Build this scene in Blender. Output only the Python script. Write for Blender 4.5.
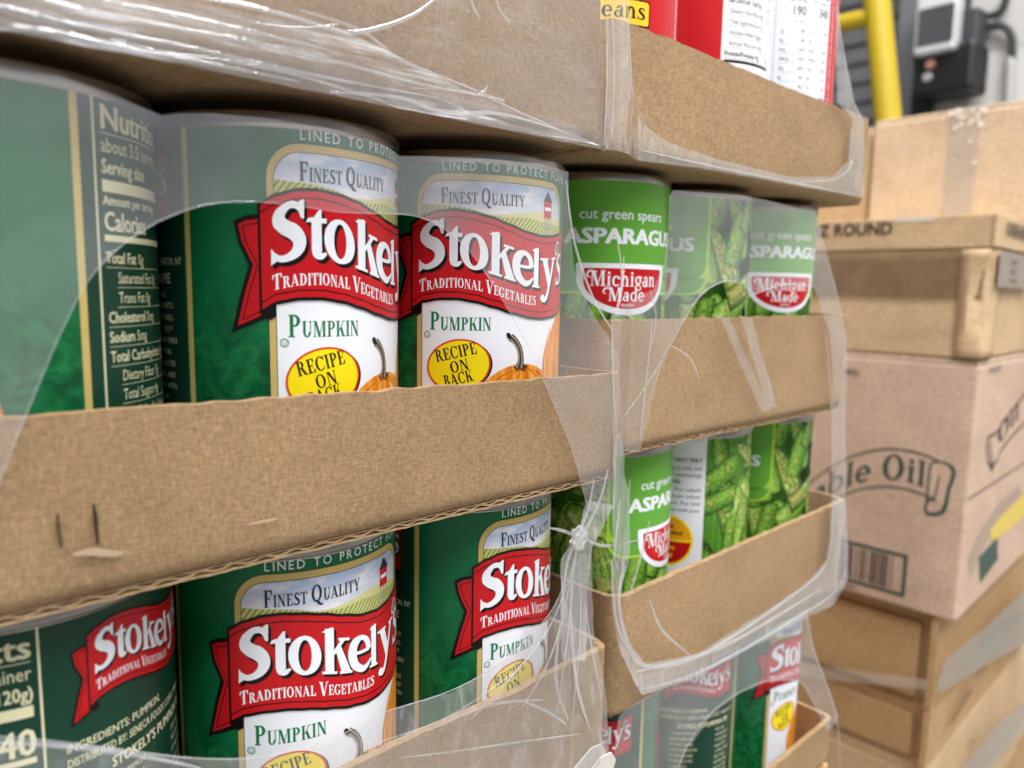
import bpy, bmesh, math, random
from mathutils import Vector, Matrix
from mathutils.geometry import tessellate_polygon
from mathutils import noise as mnoise

random.seed(7)
for o in list(bpy.data.objects):
    bpy.data.objects.remove(o)
SC = bpy.context.scene
COL = SC.collection
PI = math.pi

# ------------------------------------------------------------------ camera
CAM_F = 745.034
CAM_C = Vector((-0.136591, -0.170439, -0.048205))
CAM_R = Vector((0.73682419, -0.67584066, 0.01815278))
CAM_U = Vector((0.07218473, 0.10533788, 0.99181314))
CAM_W = Vector((0.67221981, 0.72948156, -0.12640087))
cd = bpy.data.cameras.new('camera')
cam = bpy.data.objects.new('camera', cd)
COL.objects.link(cam)
m = Matrix.Identity(4)
for i in range(3):
    m[i][0] = CAM_R[i]; m[i][1] = CAM_U[i]; m[i][2] = -CAM_W[i]; m[i][3] = CAM_C[i]
cam.matrix_world = m
cd.sensor_fit = 'HORIZONTAL'
cd.sensor_width = 36.0
cd.lens = CAM_F / 1024 * 36.0
cd.clip_start = 0.01
cd.dof.use_dof = True
cd.dof.focus_distance = 0.235
cd.dof.aperture_fstop = 11.0
SC.camera = cam

# ------------------------------------------------------------------ light
w = bpy.data.worlds.new('world'); SC.world = w; w.use_nodes = True
w.node_tree.nodes['Background'].inputs[0].default_value = (0.93, 0.96, 1.0, 1)
w.node_tree.nodes['Background'].inputs[1].default_value = 0.44
def area(name, loc, target, sx, sy, power, col=(1, 0.985, 0.965)):
    l = bpy.data.lights.new(name, 'AREA'); l.shape = 'RECTANGLE'; l.size = sx; l.size_y = sy
    l.energy = power; l.color = col
    o = bpy.data.objects.new(name, l); COL.objects.link(o)
    o.location = loc
    o.rotation_euler = (Vector(target) - Vector(loc)).to_track_quat('-Z', 'Y').to_euler()
    return o
area('aisle_and_fill_lamp', (-1.6, -2.6, 3.6), (-1.6, -2.5, 0), 0.5, 2.4, 215)
area('aisle_and_fill_lamp', (0.6, -2.2, 3.8), (0.6, -2.1, 0), 0.5, 2.4, 225)
area('aisle_and_fill_lamp', (1.0, -0.5, 3.4), (1.0, -0.4, 0), 0.5, 2.4, 190)
area('aisle_and_fill_lamp', (-2.3, -0.35, 2.7), (0.4, 0.0, 0.0), 0.5, 2.0, 85)  # fill added to brighten the shipping box faces turned to the camera
area('aisle_and_fill_lamp', (-0.8, -0.9, 3.6), (-0.8, -0.9, 0), 0.5, 2.0, 60)
SC.view_settings.view_transform = 'Standard'
SC.view_settings.look = 'None'
SC.view_settings.exposure = -0.52
SC.view_settings.gamma = 1.0
SC.view_settings.use_curve_mapping = False
SC.cycles.transparent_max_bounces = 48
SC.cycles.max_bounces = 10

# ------------------------------------------------------------------ basics
def srgb(r, g, b):
    def f(c):
        c /= 255.0
        return c / 12.92 if c <= 0.04045 else ((c + 0.055) / 1.055) ** 2.4
    return (f(r), f(g), f(b), 1.0)
MATS = {}
def mat(name, col, rough=0.5, metal=0.0, spec=0.5, coat=0.0):
    if name in MATS: return MATS[name]
    mt = bpy.data.materials.new(name); mt.use_nodes = True
    b = mt.node_tree.nodes['Principled BSDF']
    b.inputs['Base Color'].default_value = col
    b.inputs['Roughness'].default_value = rough
    b.inputs['Metallic'].default_value = metal
    b.inputs['Specular IOR Level'].default_value = spec
    b.inputs['Coat Weight'].default_value = coat
    b.inputs['Coat Roughness'].default_value = 0.08
    MATS[name] = mt
    return mt
class NT:
    def __init__(s, mt):
        s.t = mt.node_tree; s.b = s.t.nodes.get('Principled BSDF')
    def n(s, kind, **kw):
        nd = s.t.nodes.new(kind)
        for k, v in kw.items():
            if k.startswith('i_'):
                key = k[2:]; key = int(key) if key.isdigit() else key.replace('_', ' ')
                nd.inputs[key].default_value = v
            else: setattr(nd, k, v)
        return nd
    def l(s, a, b): s.t.links.new(a, b)
    def ramp(s, fac, stops):
        r = s.n('ShaderNodeValToRGB'); e = r.color_ramp.elements
        while len(e) < len(stops): e.new(0.5)
        for el, (p, c) in zip(e, stops): el.position = p; el.color = c
        s.l(fac, r.inputs[0]); return r.outputs[0]
    def coord(s, scale, kind='Object', rot=(0, 0, 0), loc=(0, 0, 0)):
        c = s.n('ShaderNodeTexCoord'); mp = s.n('ShaderNodeMapping')
        mp.inputs['Scale'].default_value = scale; mp.inputs['Rotation'].default_value = rot; mp.inputs['Location'].default_value = loc
        s.l(c.outputs[kind], mp.inputs[0]); return mp.outputs[0]
    def noise(s, vec, scale=1.0, detail=4.0, rough=0.55, dist=0.0):
        nd = s.n('ShaderNodeTexNoise'); nd.inputs['Scale'].default_value = scale
        nd.inputs['Detail'].default_value = detail; nd.inputs['Roughness'].default_value = rough
        nd.inputs['Distortion'].default_value = dist
        s.l(vec, nd.inputs['Vector']); return nd.outputs['Fac']
    def mix(s, fac, a, b, mode='MIX'):
        nd = s.n('ShaderNodeMix'); nd.data_type = 'RGBA'; nd.blend_type = mode
        if isinstance(fac, float): nd.inputs[0].default_value = fac
        else: s.l(fac, nd.inputs[0])
        for i, x in ((6, a), (7, b)):
            if isinstance(x, tuple): nd.inputs[i].default_value = x
            else: s.l(x, nd.inputs[i])
        return nd.outputs[2]
    def bump(s, h, strength, dist):
        nd = s.n('ShaderNodeBump'); nd.inputs['Strength'].default_value = strength; nd.inputs['Distance'].default_value = dist
        s.l(h, nd.inputs['Height']); return nd.outputs[0]

def scl(c, k): return (c[0] * k, c[1] * k, c[2] * k, 1)
def kraft(name, col, fine=1.0):
    if name in MATS: return MATS[name]
    mt = mat(name, col, 0.82, spec=0.25); t = NT(mt)
    v = t.coord((420 * fine, 420 * fine, 1500 * fine), rot=(0, .12, 0)); f1 = t.noise(v, 1.0, 3)
    v2 = t.coord((1600 * fine, 1600 * fine, 520 * fine), rot=(0.3, 0.4, 0.6)); f2 = t.noise(v2, 1.0, 2)
    v3 = t.coord((28 * fine, 28 * fine, 40 * fine)); f3 = t.noise(v3, 1.0, 5, 0.65)
    c1 = t.ramp(f1, [(0.30, scl(col, 0.60)), (0.5, col), (0.72, scl(col, 1.42))])
    c2 = t.ramp(f2, [(0.28, scl(col, 0.66)), (0.52, col), (0.75, scl(col, 1.5))])
    c = t.mix(0.5, c1, c2)
    c3 = t.ramp(f3, [(0.25, (0.84, 0.82, 0.79, 1)), (0.55, (1, 1, 1, 1)), (0.8, (1.08, 1.06, 1.03, 1))])
    c = t.mix(1.0, c, c3, 'MULTIPLY')
    t.l(c, t.b.inputs['Base Color'])
    t.l(t.bump(f1, 0.25, 0.0003), t.b.inputs['Normal'])
    return mt

def px(u, v, y):
    """the point of the plane Y = y that the photograph shows at (u, v)"""
    d = CAM_W + CAM_R * ((u - 512) / CAM_F) - CAM_U * ((v - 384) / CAM_F)
    t = (y - CAM_C.y) / d.y
    return CAM_C + d * t
def px_x(u, v, x):
    d = CAM_W + CAM_R * ((u - 512) / CAM_F) - CAM_U * ((v - 384) / CAM_F)
    t = (x - CAM_C.x) / d.x
    return CAM_C + d * t

# ------------------------------------------------------------------ objects
def tag(o, label, cat, group=None, kind=None):
    if label: o['label'] = label
    if cat: o['category'] = cat
    if group: o['group'] = group
    if kind: o['kind'] = kind
    return o
def empty(name, loc, label, cat, group=None, rz=0.0):
    o = bpy.data.objects.new(name, None); COL.objects.link(o); o.location = loc
    o.rotation_euler = (0, 0, rz); o.empty_display_size = 0.02
    return tag(o, label, cat, group)
class MB:
    def __init__(s): s.v = []; s.f = []; s.m = []
    def add(s, vs, fs, mi=0):
        b = len(s.v); s.v += [tuple(x) for x in vs]
        for f in fs: s.f.append([b + i for i in f]); s.m.append(mi)
    def box(s, a, b, mi=0):
        x0, y0, z0 = a; x1, y1, z1 = b
        s.add([(x0,y0,z0),(x1,y0,z0),(x1,y1,z0),(x0,y1,z0),(x0,y0,z1),(x1,y0,z1),(x1,y1,z1),(x0,y1,z1)],
              [(0,3,2,1),(4,5,6,7),(0,1,5,4),(1,2,6,5),(2,3,7,6),(3,0,4,7)], mi)
    def lathe(s, prof, n=64, c=(0, 0, 0), mi=0, axis='z', cap=False):
        rows = len(prof); vs = []
        for (r, z) in prof:
            for k in range(n):
                a = 2 * PI * k / n
                p = (r * math.cos(a), r * math.sin(a), z)
                if axis == 'x': p = (p[2], p[0], p[1])
                if axis == 'y': p = (p[1], p[2], p[0])
                vs.append((p[0] + c[0], p[1] + c[1], p[2] + c[2]))
        fs = []
        for i in range(rows - 1):
            for k in range(n):
                k2 = (k + 1) % n
                fs.append((i * n + k, i * n + k2, (i + 1) * n + k2, (i + 1) * n + k))
        if cap:
            fs.append(tuple(range(n - 1, -1, -1))); fs.append(tuple((rows - 1) * n + k for k in range(n)))
        s.add(vs, fs, mi)
    def tube(s, pts, rad, n=8, mi=0, flat=1.0):
        pts = [Vector(p) for p in pts]; vs = []; N = len(pts)
        for i, p in enumerate(pts):
            t = (pts[min(i + 1, N - 1)] - pts[max(i - 1, 0)]).normalized()
            a = t.cross(Vector((0, 1, 0)))
            if a.length < 1e-3: a = t.cross(Vector((1, 0, 0)))
            a.normalize(); b = t.cross(a).normalized()
            r = rad(i / max(1, N - 1)) if callable(rad) else rad
            for k in range(n):
                an = 2 * PI * k / n
                vs.append(p + a * (r * math.cos(an)) + b * (r * flat * math.sin(an)))
        fs = []
        for i in range(N - 1):
            for k in range(n):
                k2 = (k + 1) % n
                fs.append((i * n + k, i * n + k2, (i + 1) * n + k2, (i + 1) * n + k))
        fs.append(tuple(range(n - 1, -1, -1))); fs.append(tuple((N - 1) * n + k for k in range(n)))
        s.add(vs, fs, mi)
    def build(s, name, mats, parent=None, smooth=False, bevel=0.0, loc=None):
        me = bpy.data.meshes.new(name); me.from_pydata(s.v, [], s.f)
        for mt in (mats if isinstance(mats, (list, tuple)) else [mats]): me.materials.append(mt)
        me.polygons.foreach_set('material_index', s.m)
        bm = bmesh.new(); bm.from_mesh(me); bmesh.ops.recalc_face_normals(bm, faces=bm.faces); bm.to_mesh(me); bm.free()
        if smooth:
            me.polygons.foreach_set('use_smooth', [True] * len(me.polygons))
            try: me.set_sharp_from_angle(angle=math.radians(40))
            except Exception: pass
        o = bpy.data.objects.new(name, me); COL.objects.link(o)
        if parent: o.parent = parent
        if loc: o.location = loc
        if bevel:
            bv = o.modifiers.new('bevel', 'BEVEL'); bv.width = bevel; bv.segments = 2; bv.limit_method = 'ANGLE'
        return o

# ------------------------------------------------------------------ flat artwork -> wrapped mesh
def catmull(pts, n=10):
    out = []
    P = [pts[0]] + list(pts) + [pts[-1]]
    for i in range(1, len(P) - 2):
        p0, p1, p2, p3 = P[i-1], P[i], P[i+1], P[i+2]
        for k in range(n):
            t = k / n
            out.append(tuple(0.5 * ((2*b) + (-a + c)*t + (2*a - 5*b + 4*c - d)*t*t + (-a + 3*b - 3*c + d)*t**3)
                             for a, b, c, d in zip(p0, p1, p2, p3)))
    out.append(tuple(pts[-1])); return out
def stroke(pts, n=8):
    """pts = (x, y, width) centre line -> polygon"""
    c = catmull(pts, n) if len(pts) > 2 else list(pts)
    L, R = [], []
    for i, (x, y, wd) in enumerate(c):
        a = c[max(0, i - 1)]; b = c[min(len(c) - 1, i + 1)]
        dx, dy = b[0] - a[0], b[1] - a[1]; d = math.hypot(dx, dy) or 1
        nx, ny = -dy / d, dx / d
        L.append((x + nx * wd / 2, y + ny * wd / 2)); R.append((x - nx * wd / 2, y - ny * wd / 2))
    return quads(L, R)
def quads(L, R):
    return [[L[i], L[i+1], R[i+1], R[i]] for i in range(len(L) - 1)]
def ring(cx, cy, rx, ry, wx, wy, a0=0, a1=360, n=28):
    L, R = [], []
    for k in range(n + 1):
        a = math.radians(a0 + (a1 - a0) * k / n)
        L.append((cx + rx * math.cos(a), cy + ry * math.sin(a)))
        R.append((cx + (rx - wx) * math.cos(a), cy + (ry - wy) * math.sin(a)))
    return quads(L, R)
def ell(cx, cy, rx, ry, rot=0, n=40):
    c, s_ = math.cos(math.radians(rot)), math.sin(math.radians(rot)); out = []
    for k in range(n):
        a = 2 * PI * k / n; x, y = rx * math.cos(a), ry * math.sin(a)
        out.append((cx + x * c - y * s_, cy + x * s_ + y * c))
    return out
def rect(x0, y0, x1, y1): return [(x0, y0), (x1, y0), (x1, y1), (x0, y1)]
def rrect(x0, y0, x1, y1, r, n=8):
    out = []
    rr = r if isinstance(r, (tuple, list)) else (r, r, r, r)      # bl, br, tr, tl
    for (cx, cy, a0, q) in ((x0 + rr[0], y0 + rr[0], 180, rr[0]), (x1 - rr[1], y0 + rr[1], 270, rr[1]),
                            (x1 - rr[2], y1 - rr[2], 0, rr[2]), (x0 + rr[3], y1 - rr[3], 90, rr[3])):
        for k in range(n + 1):
            a = math.radians(a0 + 90 * k / n); out.append((cx + q * math.cos(a), cy + q * math.sin(a)))
    return out

# a bold serif face, cap height 1; glyph(ch) -> (polygons, advance)
SW, TH, SF = 0.21, 0.075, 0.055
def _stem(x, y0=0.0, y1=1.0, wd=SW, bot=True, top=True, e=0.09):
    P = [rect(x, y0, x + wd, y1)]
    if bot: P.append(rect(x - e, y0, x + wd + e, y0 + SF))
    if top: P.append(rect(x - e, y1 - SF, x + wd + e, y1))
    return P
def _diag(x0, y0, x1, y1, wd): return [[(x0, y0), (x0 + wd, y0), (x1 + wd, y1), (x1, y1)]]
def glyph(ch):
    S = _stem; D = _diag
    if ch == 'I': return S(.1), .42
    if ch == 'T': return S(.30, top=False) + [rect(.0, .93, .81, 1), [(.0, .70), (.06, .70), (.14, .95), (.0, 1)], [(.81, .70), (.75, .70), (.67, .95), (.81, 1)]], .84
    if ch == 'L': return S(.1) + [rect(.1, 0, .68, .07), [(.72, .32), (.66, .32), (.54, .06), (.70, 0)]], .75
    if ch in 'EF':
        P = S(.1) + [rect(.1, .93, .66, 1), [(.69, .72), (.63, .72), (.52, .95), (.68, 1)], rect(.2, .48, .52, .55), rect(.49, .38, .54, .65)]
        if ch == 'E': P += [rect(.1, 0, .68, .07), [(.73, .30), (.67, .30), (.54, .05), (.70, 0)]]
        return P, .77 if ch == 'E' else .72
    if ch == 'P': return S(.1) + ring(.36, .73, .36, .27, SW, TH, -90, 90) + [rect(.2, .925, .37, 1), rect(.2, .46, .37, .535)], .76
    if ch == 'R': return S(.1) + ring(.36, .74, .34, .26, SW, TH, -90, 90) + [rect(.2, .925, .37, 1), rect(.2, .48, .37, .555)] + D(.64, 0, .36, .50, .23) + [rect(.60, 0, .95, SF)], .90
    if ch == 'B': return S(.1) + ring(.36, .76, .31, .24, SW, TH, -90, 90) + ring(.36, .27, .36, .27, SW + .02, TH, -90, 90) + [rect(.2, .925, .37, 1), rect(.2, .47, .37, .54), rect(.2, 0, .37, .07)], .79
    if ch == 'D': return S(.1) + ring(.36, .5, .48, .5, SW + .02, TH, -90, 90) + [rect(.2, .925, .37, 1), rect(.2, 0, .37, .075)], .92
    if ch in 'OQ':
        P = ring(.45, .5, .45, .52, SW + .01, TH, 0, 360, 40)
        if ch == 'Q': P += stroke([(.40, .12, .10), (.62, -.08, .19), (.88, -.20, .12), (1.02, -.17, .04)])
        return P, .97
    if ch in 'CG':
        P = ring(.46, .5, .46, .52, SW + .01, TH, 48, 312, 36) + [[(.83, .98), (.78, .98), (.66, .82), (.83, .66)]]
        if ch == 'C': P += [[(.80, .12), (.86, .30), (.80, .28), (.70, .14)]]
        else: P += [rect(.62, .06, .82, .42), rect(.54, .37, .92, .43)]
        return P, .88 if ch == 'C' else .96
    if ch == 'S': return stroke([(.60, .80, .05), (.48, .95, .09), (.28, .93, .15), (.17, .74, .19), (.34, .55, .23), (.55, .38, .23), (.58, .17, .19), (.38, .04, .11), (.16, .08, .08), (.06, .22, .05)]) + [[(.64, 1), (.59, 1), (.50, .90), (.64, .68)], [(.02, 0), (.07, 0), (.17, .10), (.02, .33)]], .72
    if ch == 'A': return D(.66, 0, .30, 1, .23)[:1] + D(.08, 0, .38, .98, .08) + [rect(.24, .27, .70, .34), rect(0, 0, .26, SF), rect(.58, 0, .98, SF)], .97
    if ch == 'V': return D(.34, 0, .04, 1, .23) + D(.42, 0, .74, 1, .08) + [rect(-.04, 1 - SF, .36, 1), rect(.66, 1 - SF, .92, 1)], .88
    if ch == 'Y': return S(.34, 0, .46, top=False) + D(.34, .42, .02, 1, .22) + D(.46, .42, .72, 1, .08) + [rect(-.05, 1 - SF, .33, 1), rect(.64, 1 - SF, .90, 1)], .86
    if ch == 'N': return S(.10, wd=.08) + S(.72, wd=.08, bot=False) + D(.66, 0, .08, 1, .22), .94
    if ch == 'M': return S(.10, wd=.08) + S(.85, wd=SW) + D(.46, 0, .08, 1, .22) + D(.50, 0, .84, 1, .07), 1.18
    if ch == 'K': return S(.1) + D(.30, .40, .72, 1, .08) + D(.62, 0, .36, .58, .24) + [rect(.56, 0, .96, SF), rect(.60, 1 - SF, .88, 1)], .92
    if ch == 'U': return S(.1, .25, 1, bot=False) + S(.68, .25, 1, wd=.08, bot=False) + ring(.43, .32, .33, .34, .20, .09, 180, 360), .90
    # lower case
    if ch == 'n': return S(.08, 0, .66, wd=.17, e=.07) + ring(.38, .40, .26, .28, .17, .10, 0, 180) + S(.47, 0, .42, wd=.17, top=False, e=.07), .76
    if ch == 'h': return S(.08, 0, 1, wd=.17, e=.07) + ring(.38, .40, .26, .28, .17, .10, 0, 180) + S(.47, 0, .42, wd=.17, top=False, e=.07), .76
    if ch == 'i': return S(.08, 0, .66, wd=.17, e=.07) + [ell(.165, .84, .10, .10, n=16)], .36
    if ch == 'l': return S(.08, 0, 1, wd=.17, e=.07), .36
    if ch == 'c': return ring(.32, .33, .32, .35, .17, .09, 50, 320, 24) + [ell(.53, .52, .09, .09, n=14)], .62
    if ch == 'e': return ring(.33, .33, .33, .35, .17, .09, 0, 318, 26) + [rect(.12, .30, .66, .38)], .70
    if ch == 'o': return ring(.35, .33, .35, .35, .17, .09, 0, 360, 28), .74
    if ch == 'a': return S(.38, 0, .48, wd=.17, top=False, e=.05) + ring(.34, .44, .21, .24, .14, .10, 0, 170) + ring(.25, .19, .25, .21, .16, .08, 0, 360, 20), .64
    if ch == 'b': return S(.08, 0, 1, wd=.17, bot=False, e=.07) + ring(.38, .33, .32, .35, .17, .09, 0, 360, 28), .74
    if ch == 'd': return S(.46, 0, 1, wd=.17, e=.05) + ring(.34, .33, .34, .35, .17, .09, 0, 360, 28), .74
    if ch == 'g': return ring(.32, .40, .30, .27, .16, .09, 0, 360, 24) + ring(.32, -.08, .32, .20, .10, .08, 0, 360, 24) + [rect(.42, .56, .68, .66), rect(.14, .08, .24, .22)], .68
    if ch == 't': return S(.14, 0.05, .88, wd=.17, bot=False, top=False) + [rect(.0, .58, .46, .66)] + ring(.36, .12, .21, .14, .12, .08, 190, 330, 10), .48
    if ch == 's': 
        P, a = glyph('S'); return [[(x * .78, y * .67) for x, y in q] for q in P], .56
    if ch == 'v': return D(.22, 0, .02, .66, .17) + D(.28, 0, .46, .66, .06) + [rect(-.04, .61, .24, .66), rect(.42, .61, .60, .66)], .56
    if ch == '.': return [ell(.12, .08, .1, .1, n=14)], .28
    return [], .34

_tcache = {}
def sans(txt, bold=0.0):
    """triangles of a line of sans text at size 1"""
    key = (txt, bold)
    if key in _tcache: return _tcache[key]
    cu = bpy.data.curves.new('text', 'FONT'); cu.body = txt; cu.resolution_u = 2; cu.offset = bold
    ob = bpy.data.objects.new('text', cu); COL.objects.link(ob)
    dg = bpy.context.evaluated_depsgraph_get()
    me = bpy.data.meshes.new_from_object(ob.evaluated_get(dg))
    me.calc_loop_triangles()
    tris = [[(me.vertices[i].co.x, me.vertices[i].co.y) for i in lt.vertices] for lt in me.loop_triangles]
    wd = max([p[0] for t in tris for p in t], default=0)
    bpy.data.objects.remove(ob); bpy.data.meshes.remove(me); bpy.data.curves.remove(cu)
    _tcache[key] = (tris, wd); return _tcache[key]

def clip(poly, ax, c, keep_low):
    out = []
    for i in range(len(poly)):
        a, b = poly[i], poly[(i + 1) % len(poly)]
        ia = (a[ax] <= c) if keep_low else (a[ax] >= c); ib = (b[ax] <= c) if keep_low else (b[ax] >= c)
        if ia: out.append(a)
        if ia != ib:
            t = (c - a[ax]) / (b[ax] - a[ax])
            out.append(tuple(a[k] + t * (b[k] - a[k]) for k in range(len(a))))
    return out
def slice_axis(poly, ax, step):
    lo = min(p[ax] for p in poly); hi = max(p[ax] for p in poly)
    k0 = math.floor(lo / step); k1 = math.ceil(hi / step); res = []
    if k1 - k0 <= 1: return [poly]
    rest = poly
    for k in range(k0 + 1, k1):
        c = k * step
        a = clip(rest, ax, c, True); rest = clip(rest, ax, c, False)
        if len(a) >= 3: res.append(a)
        if len(rest) < 3: break
    if len(rest) >= 3: res.append(rest)
    return res

class Art:
    """flat print in millimetres (s to the right, z up)"""
    def __init__(s): s.tris = []; s.mats = []
    def mi(s, mt):
        if mt not in s.mats: s.mats.append(mt)
        return s.mats.index(mt)
    def tri(s, pts, mt, layer): s.tris.append((pts, s.mi(mt), layer))
    def poly(s, pts, mt, layer, holes=()):
        loops = [[Vector((p[0], p[1], 0)) for p in pts]] + [[Vector((p[0], p[1], 0)) for p in h] for h in holes]
        flat = [p for l in ([pts] + list(holes)) for p in l]
        for t in tessellate_polygon(loops): s.tri([flat[i] for i in t], mt, layer)
    def polys(s, ps, mt, layer, fn=None):
        base = layer
        for n_, q in enumerate(ps):
            layer = base + .09 * (n_ % 7)
            if fn: q = [fn(*p) for p in q]
            if len(q) == 4:
                s.tri([q[0], q[1], q[2]], mt, layer); s.tri([q[0], q[2], q[3]], mt, layer)
            else: s.poly(q, mt, layer)
    def sans(s, txt, x, z, size, mt, layer, xs=1.0, bold=0.0, fit=None, align='l', warp=None, spacing=0.0, rot=0.0):
        if spacing:
            cx = x
            for ch in txt:
                if ch == ' ': cx += size * (.3 + spacing); continue
                t, wd = sans(ch)
                s._put(t, cx, z, size * xs, size, mt, layer, warp, 0); cx += (wd + spacing) * size * xs
            return cx
        t, wd = sans(txt)
        if fit: xs = fit / (wd * size)
        if align == 'c': x -= wd * size * xs / 2
        if align == 'r': x -= wd * size * xs
        if bold:
            k = bold * size * .5
            for q_, (dx, dz) in enumerate(((-k, -k * .4), (k, -k * .4), (-k, k * .4), (k, k * .4))): s._put(t, x + dx * xs, z + dz, size * xs, size, mt, layer + .15 * q_, warp, rot)
            if bold > .05: s._put(t, x, z, size * xs, size, mt, layer + .6, warp, rot)
        else: s._put(t, x, z, size * xs, size, mt, layer, warp, rot)
    def _put(s, t, x, z, sx, sz, mt, layer, warp, rot):
        c, sn = math.cos(rot), math.sin(rot)
        for tri in t:
            q = [(p[0] * sx, p[1] * sz) for p in tri]
            q = [(x + a * c - b * sn, z + a * sn + b * c) for a, b in q]
            if warp: q = [warp(*p) for p in q]
            s.tri(q, mt, layer)
    def serif(s, txt, x, z, cap, mt, layer, small=0.76, xs=1.0, gap=0.06, fit=None, warp=None, rot=0.0, align='l'):
        """capitals; a '^' before a letter makes it full height, the rest are small caps"""
        seq = []; big = False; cx = 0
        for ch in txt:
            if ch == '^': big = True; continue
            h = cap if (big or small == 1.0 or ch.islower()) else cap * small
            P, adv = glyph(ch); seq.append((P, cx, h)); cx += (adv + gap) * h; big = False
        if fit: xs = fit / cx
        if align == 'c': x -= cx * xs / 2
        c, sn = math.cos(rot), math.sin(rot)
        for P, ox, h in seq:
            for n_, q in enumerate(P):
                q = [((ox + a * h) * xs, b * h) for a, b in q]
                q = [(x + a * c - b * sn, z + a * sn + b * c) for a, b in q]
                if warp: q = [warp(*p) for p in q]
                s.polys([q], mt, layer + .09 * (n_ % 7))
    def wrap(s, name, R, parent=None, lift=0.00002, step=1.5):
        V = []; F = []; M = []; UV = []; NR = []
        for pts, mi_, ly in s.tris:
            a = (pts[1][0]-pts[0][0])*(pts[2][1]-pts[0][1]) - (pts[1][1]-pts[0][1])*(pts[2][0]-pts[0][0])
            if abs(a) < 1e-7: continue
            if a < 0: pts = pts[::-1]
            for q in slice_axis([tuple(p) for p in pts], 0, step):
                b = len(V); r = R - .0005 + lift * (1 + ly)
                for (ss, z) in q:
                    th = ss / 1000 / R
                    V.append((r * math.sin(th), -r * math.cos(th), z / 1000)); UV.append((ss / 1000, z / 1000))
                    NR.append((math.sin(th), -math.cos(th), 0))
                F.append(list(range(b, b + len(q)))); M.append(mi_)
        return _artmesh(name, V, F, M, UV, NR, s.mats, parent)
    def plane(s, name, origin, ex, ey, parent=None, lift=0.0001):
        """lay the print on a flat face; ex/ey unit vectors"""
        o = Vector(origin); ex = Vector(ex).normalized(); ey = Vector(ey).normalized(); n = ex.cross(ey)
        V = []; F = []; M = []; UV = []; NR = []
        for pts, mi_, ly in s.tris:
            a = (pts[1][0]-pts[0][0])*(pts[2][1]-pts[0][1]) - (pts[1][1]-pts[0][1])*(pts[2][0]-pts[0][0])
            if abs(a) < 1e-7: continue
            if a < 0: pts = pts[::-1]
            b = len(V)
            for p in pts:
                V.append(tuple(o + ex * (p[0] / 1000) + ey * (p[1] / 1000) + n * (lift * (1 + ly)))); UV.append((p[0] / 1000, p[1] / 1000)); NR.append(tuple(n))
            F.append([b, b + 1, b + 2]); M.append(mi_)
        return _artmesh(name, V, F, M, UV, NR, s.mats, parent)
def _artmesh(name, V, F, M, UV, NR, mats, parent):
    me = bpy.data.meshes.new(name); me.from_pydata(V, [], F)
    for mt in mats: me.materials.append(mt)
    me.polygons.foreach_set('material_index', M)
    me.polygons.foreach_set('use_smooth', [True] * len(F))
    uv = me.uv_layers.new(name='print')
    flat = []
    for l in me.loops: flat += UV[l.vertex_index]
    uv.data.foreach_set('uv', flat)
    me.normals_split_custom_set_from_vertices(NR)
    o = bpy.data.objects.new(name, me); COL.objects.link(o)
    if parent: o.parent = parent
    return o

# ------------------------------------------------------------------ materials
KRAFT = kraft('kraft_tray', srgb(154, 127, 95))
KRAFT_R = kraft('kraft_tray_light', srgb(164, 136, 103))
KRAFT_IN = kraft('kraft_core', srgb(180, 152, 116))
STEEL = mat('tin_plate', srgb(150, 147, 144), 0.30, 1.0)
t = NT(STEEL); t.l(t.bump(t.noise(t.coord((40, 40, 2500)), 1.0, 2), 0.15, 0.0002), t.b.inputs['Normal'])
LROUGH, LCOAT = 0.36, 0.08
def ink(name, c, rough=LROUGH): return mat('ink_' + name, c, rough, spec=0.20, coat=LCOAT)
GREEN = ink('green', srgb(8, 88, 50)); t = NT(GREEN)
f = t.noise(t.coord((130, 130, 130), 'UV'), 1.0, 6, 0.65, 1.5)
sep = t.n('ShaderNodeSeparateXYZ'); t.l(t.coord((1, 1, 1), 'UV'), sep.inputs[0])
mr = t.n('ShaderNodeMapRange', i_From_Min=0.035, i_From_Max=0.075, i_To_Min=1.0, i_To_Max=0.12); t.l(sep.outputs[1], mr.inputs[0])
lf = t.ramp(f, [(0.35, srgb(6, 66, 38)), (0.55, srgb(20, 108, 60)), (0.72, srgb(46, 138, 82))])
t.l(t.mix(mr.outputs[0], srgb(8, 104, 62), lf), t.b.inputs['Base Color'])
DGREEN = ink('dark_green', srgb(18, 62, 46)); GOLD = ink('gold', srgb(205, 182, 110)); CREAM = ink('cream', srgb(226, 224, 186))
BLACK = ink('black', srgb(18, 14, 14)); RED = ink('red', srgb(196, 22, 30)); DRED = ink('dark_red', srgb(150, 14, 24)); WHITE = ink('white', srgb(240, 244, 252))
PGREEN = ink('leaf_green', srgb(14, 120, 72)); YELLOW = ink('yellow', srgb(250, 226, 20)); ORANGE_LINE = ink('orange_red', srgb(214, 70, 24))
NAVY = ink('navy', srgb(30, 36, 62)); SKY = ink('sky', srgb(190, 206, 232)); t = NT(SKY)
sep = t.n('ShaderNodeSeparateXYZ'); t.l(t.coord((1, 1, 1), 'UV'), sep.inputs[0])
mr = t.n('ShaderNodeMapRange', i_From_Min=0.086, i_From_Max=0.099); t.l(sep.outputs[1], mr.inputs[0])
cl = t.noise(t.coord((90, 220, 1), 'UV'), 1.0, 3)
sk = t.ramp(mr.outputs[0], [(0, srgb(232, 234, 238)), (1, srgb(168, 188, 222))])
t.l(t.mix(t.ramp(cl, [(0.45, (0, 0, 0, 1)), (0.7, (1, 1, 1, 1))]), sk, srgb(238, 238, 246)), t.b.inputs['Base Color'])
FIELD = ink('field', srgb(190, 190, 90)); t = NT(FIELD)
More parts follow.
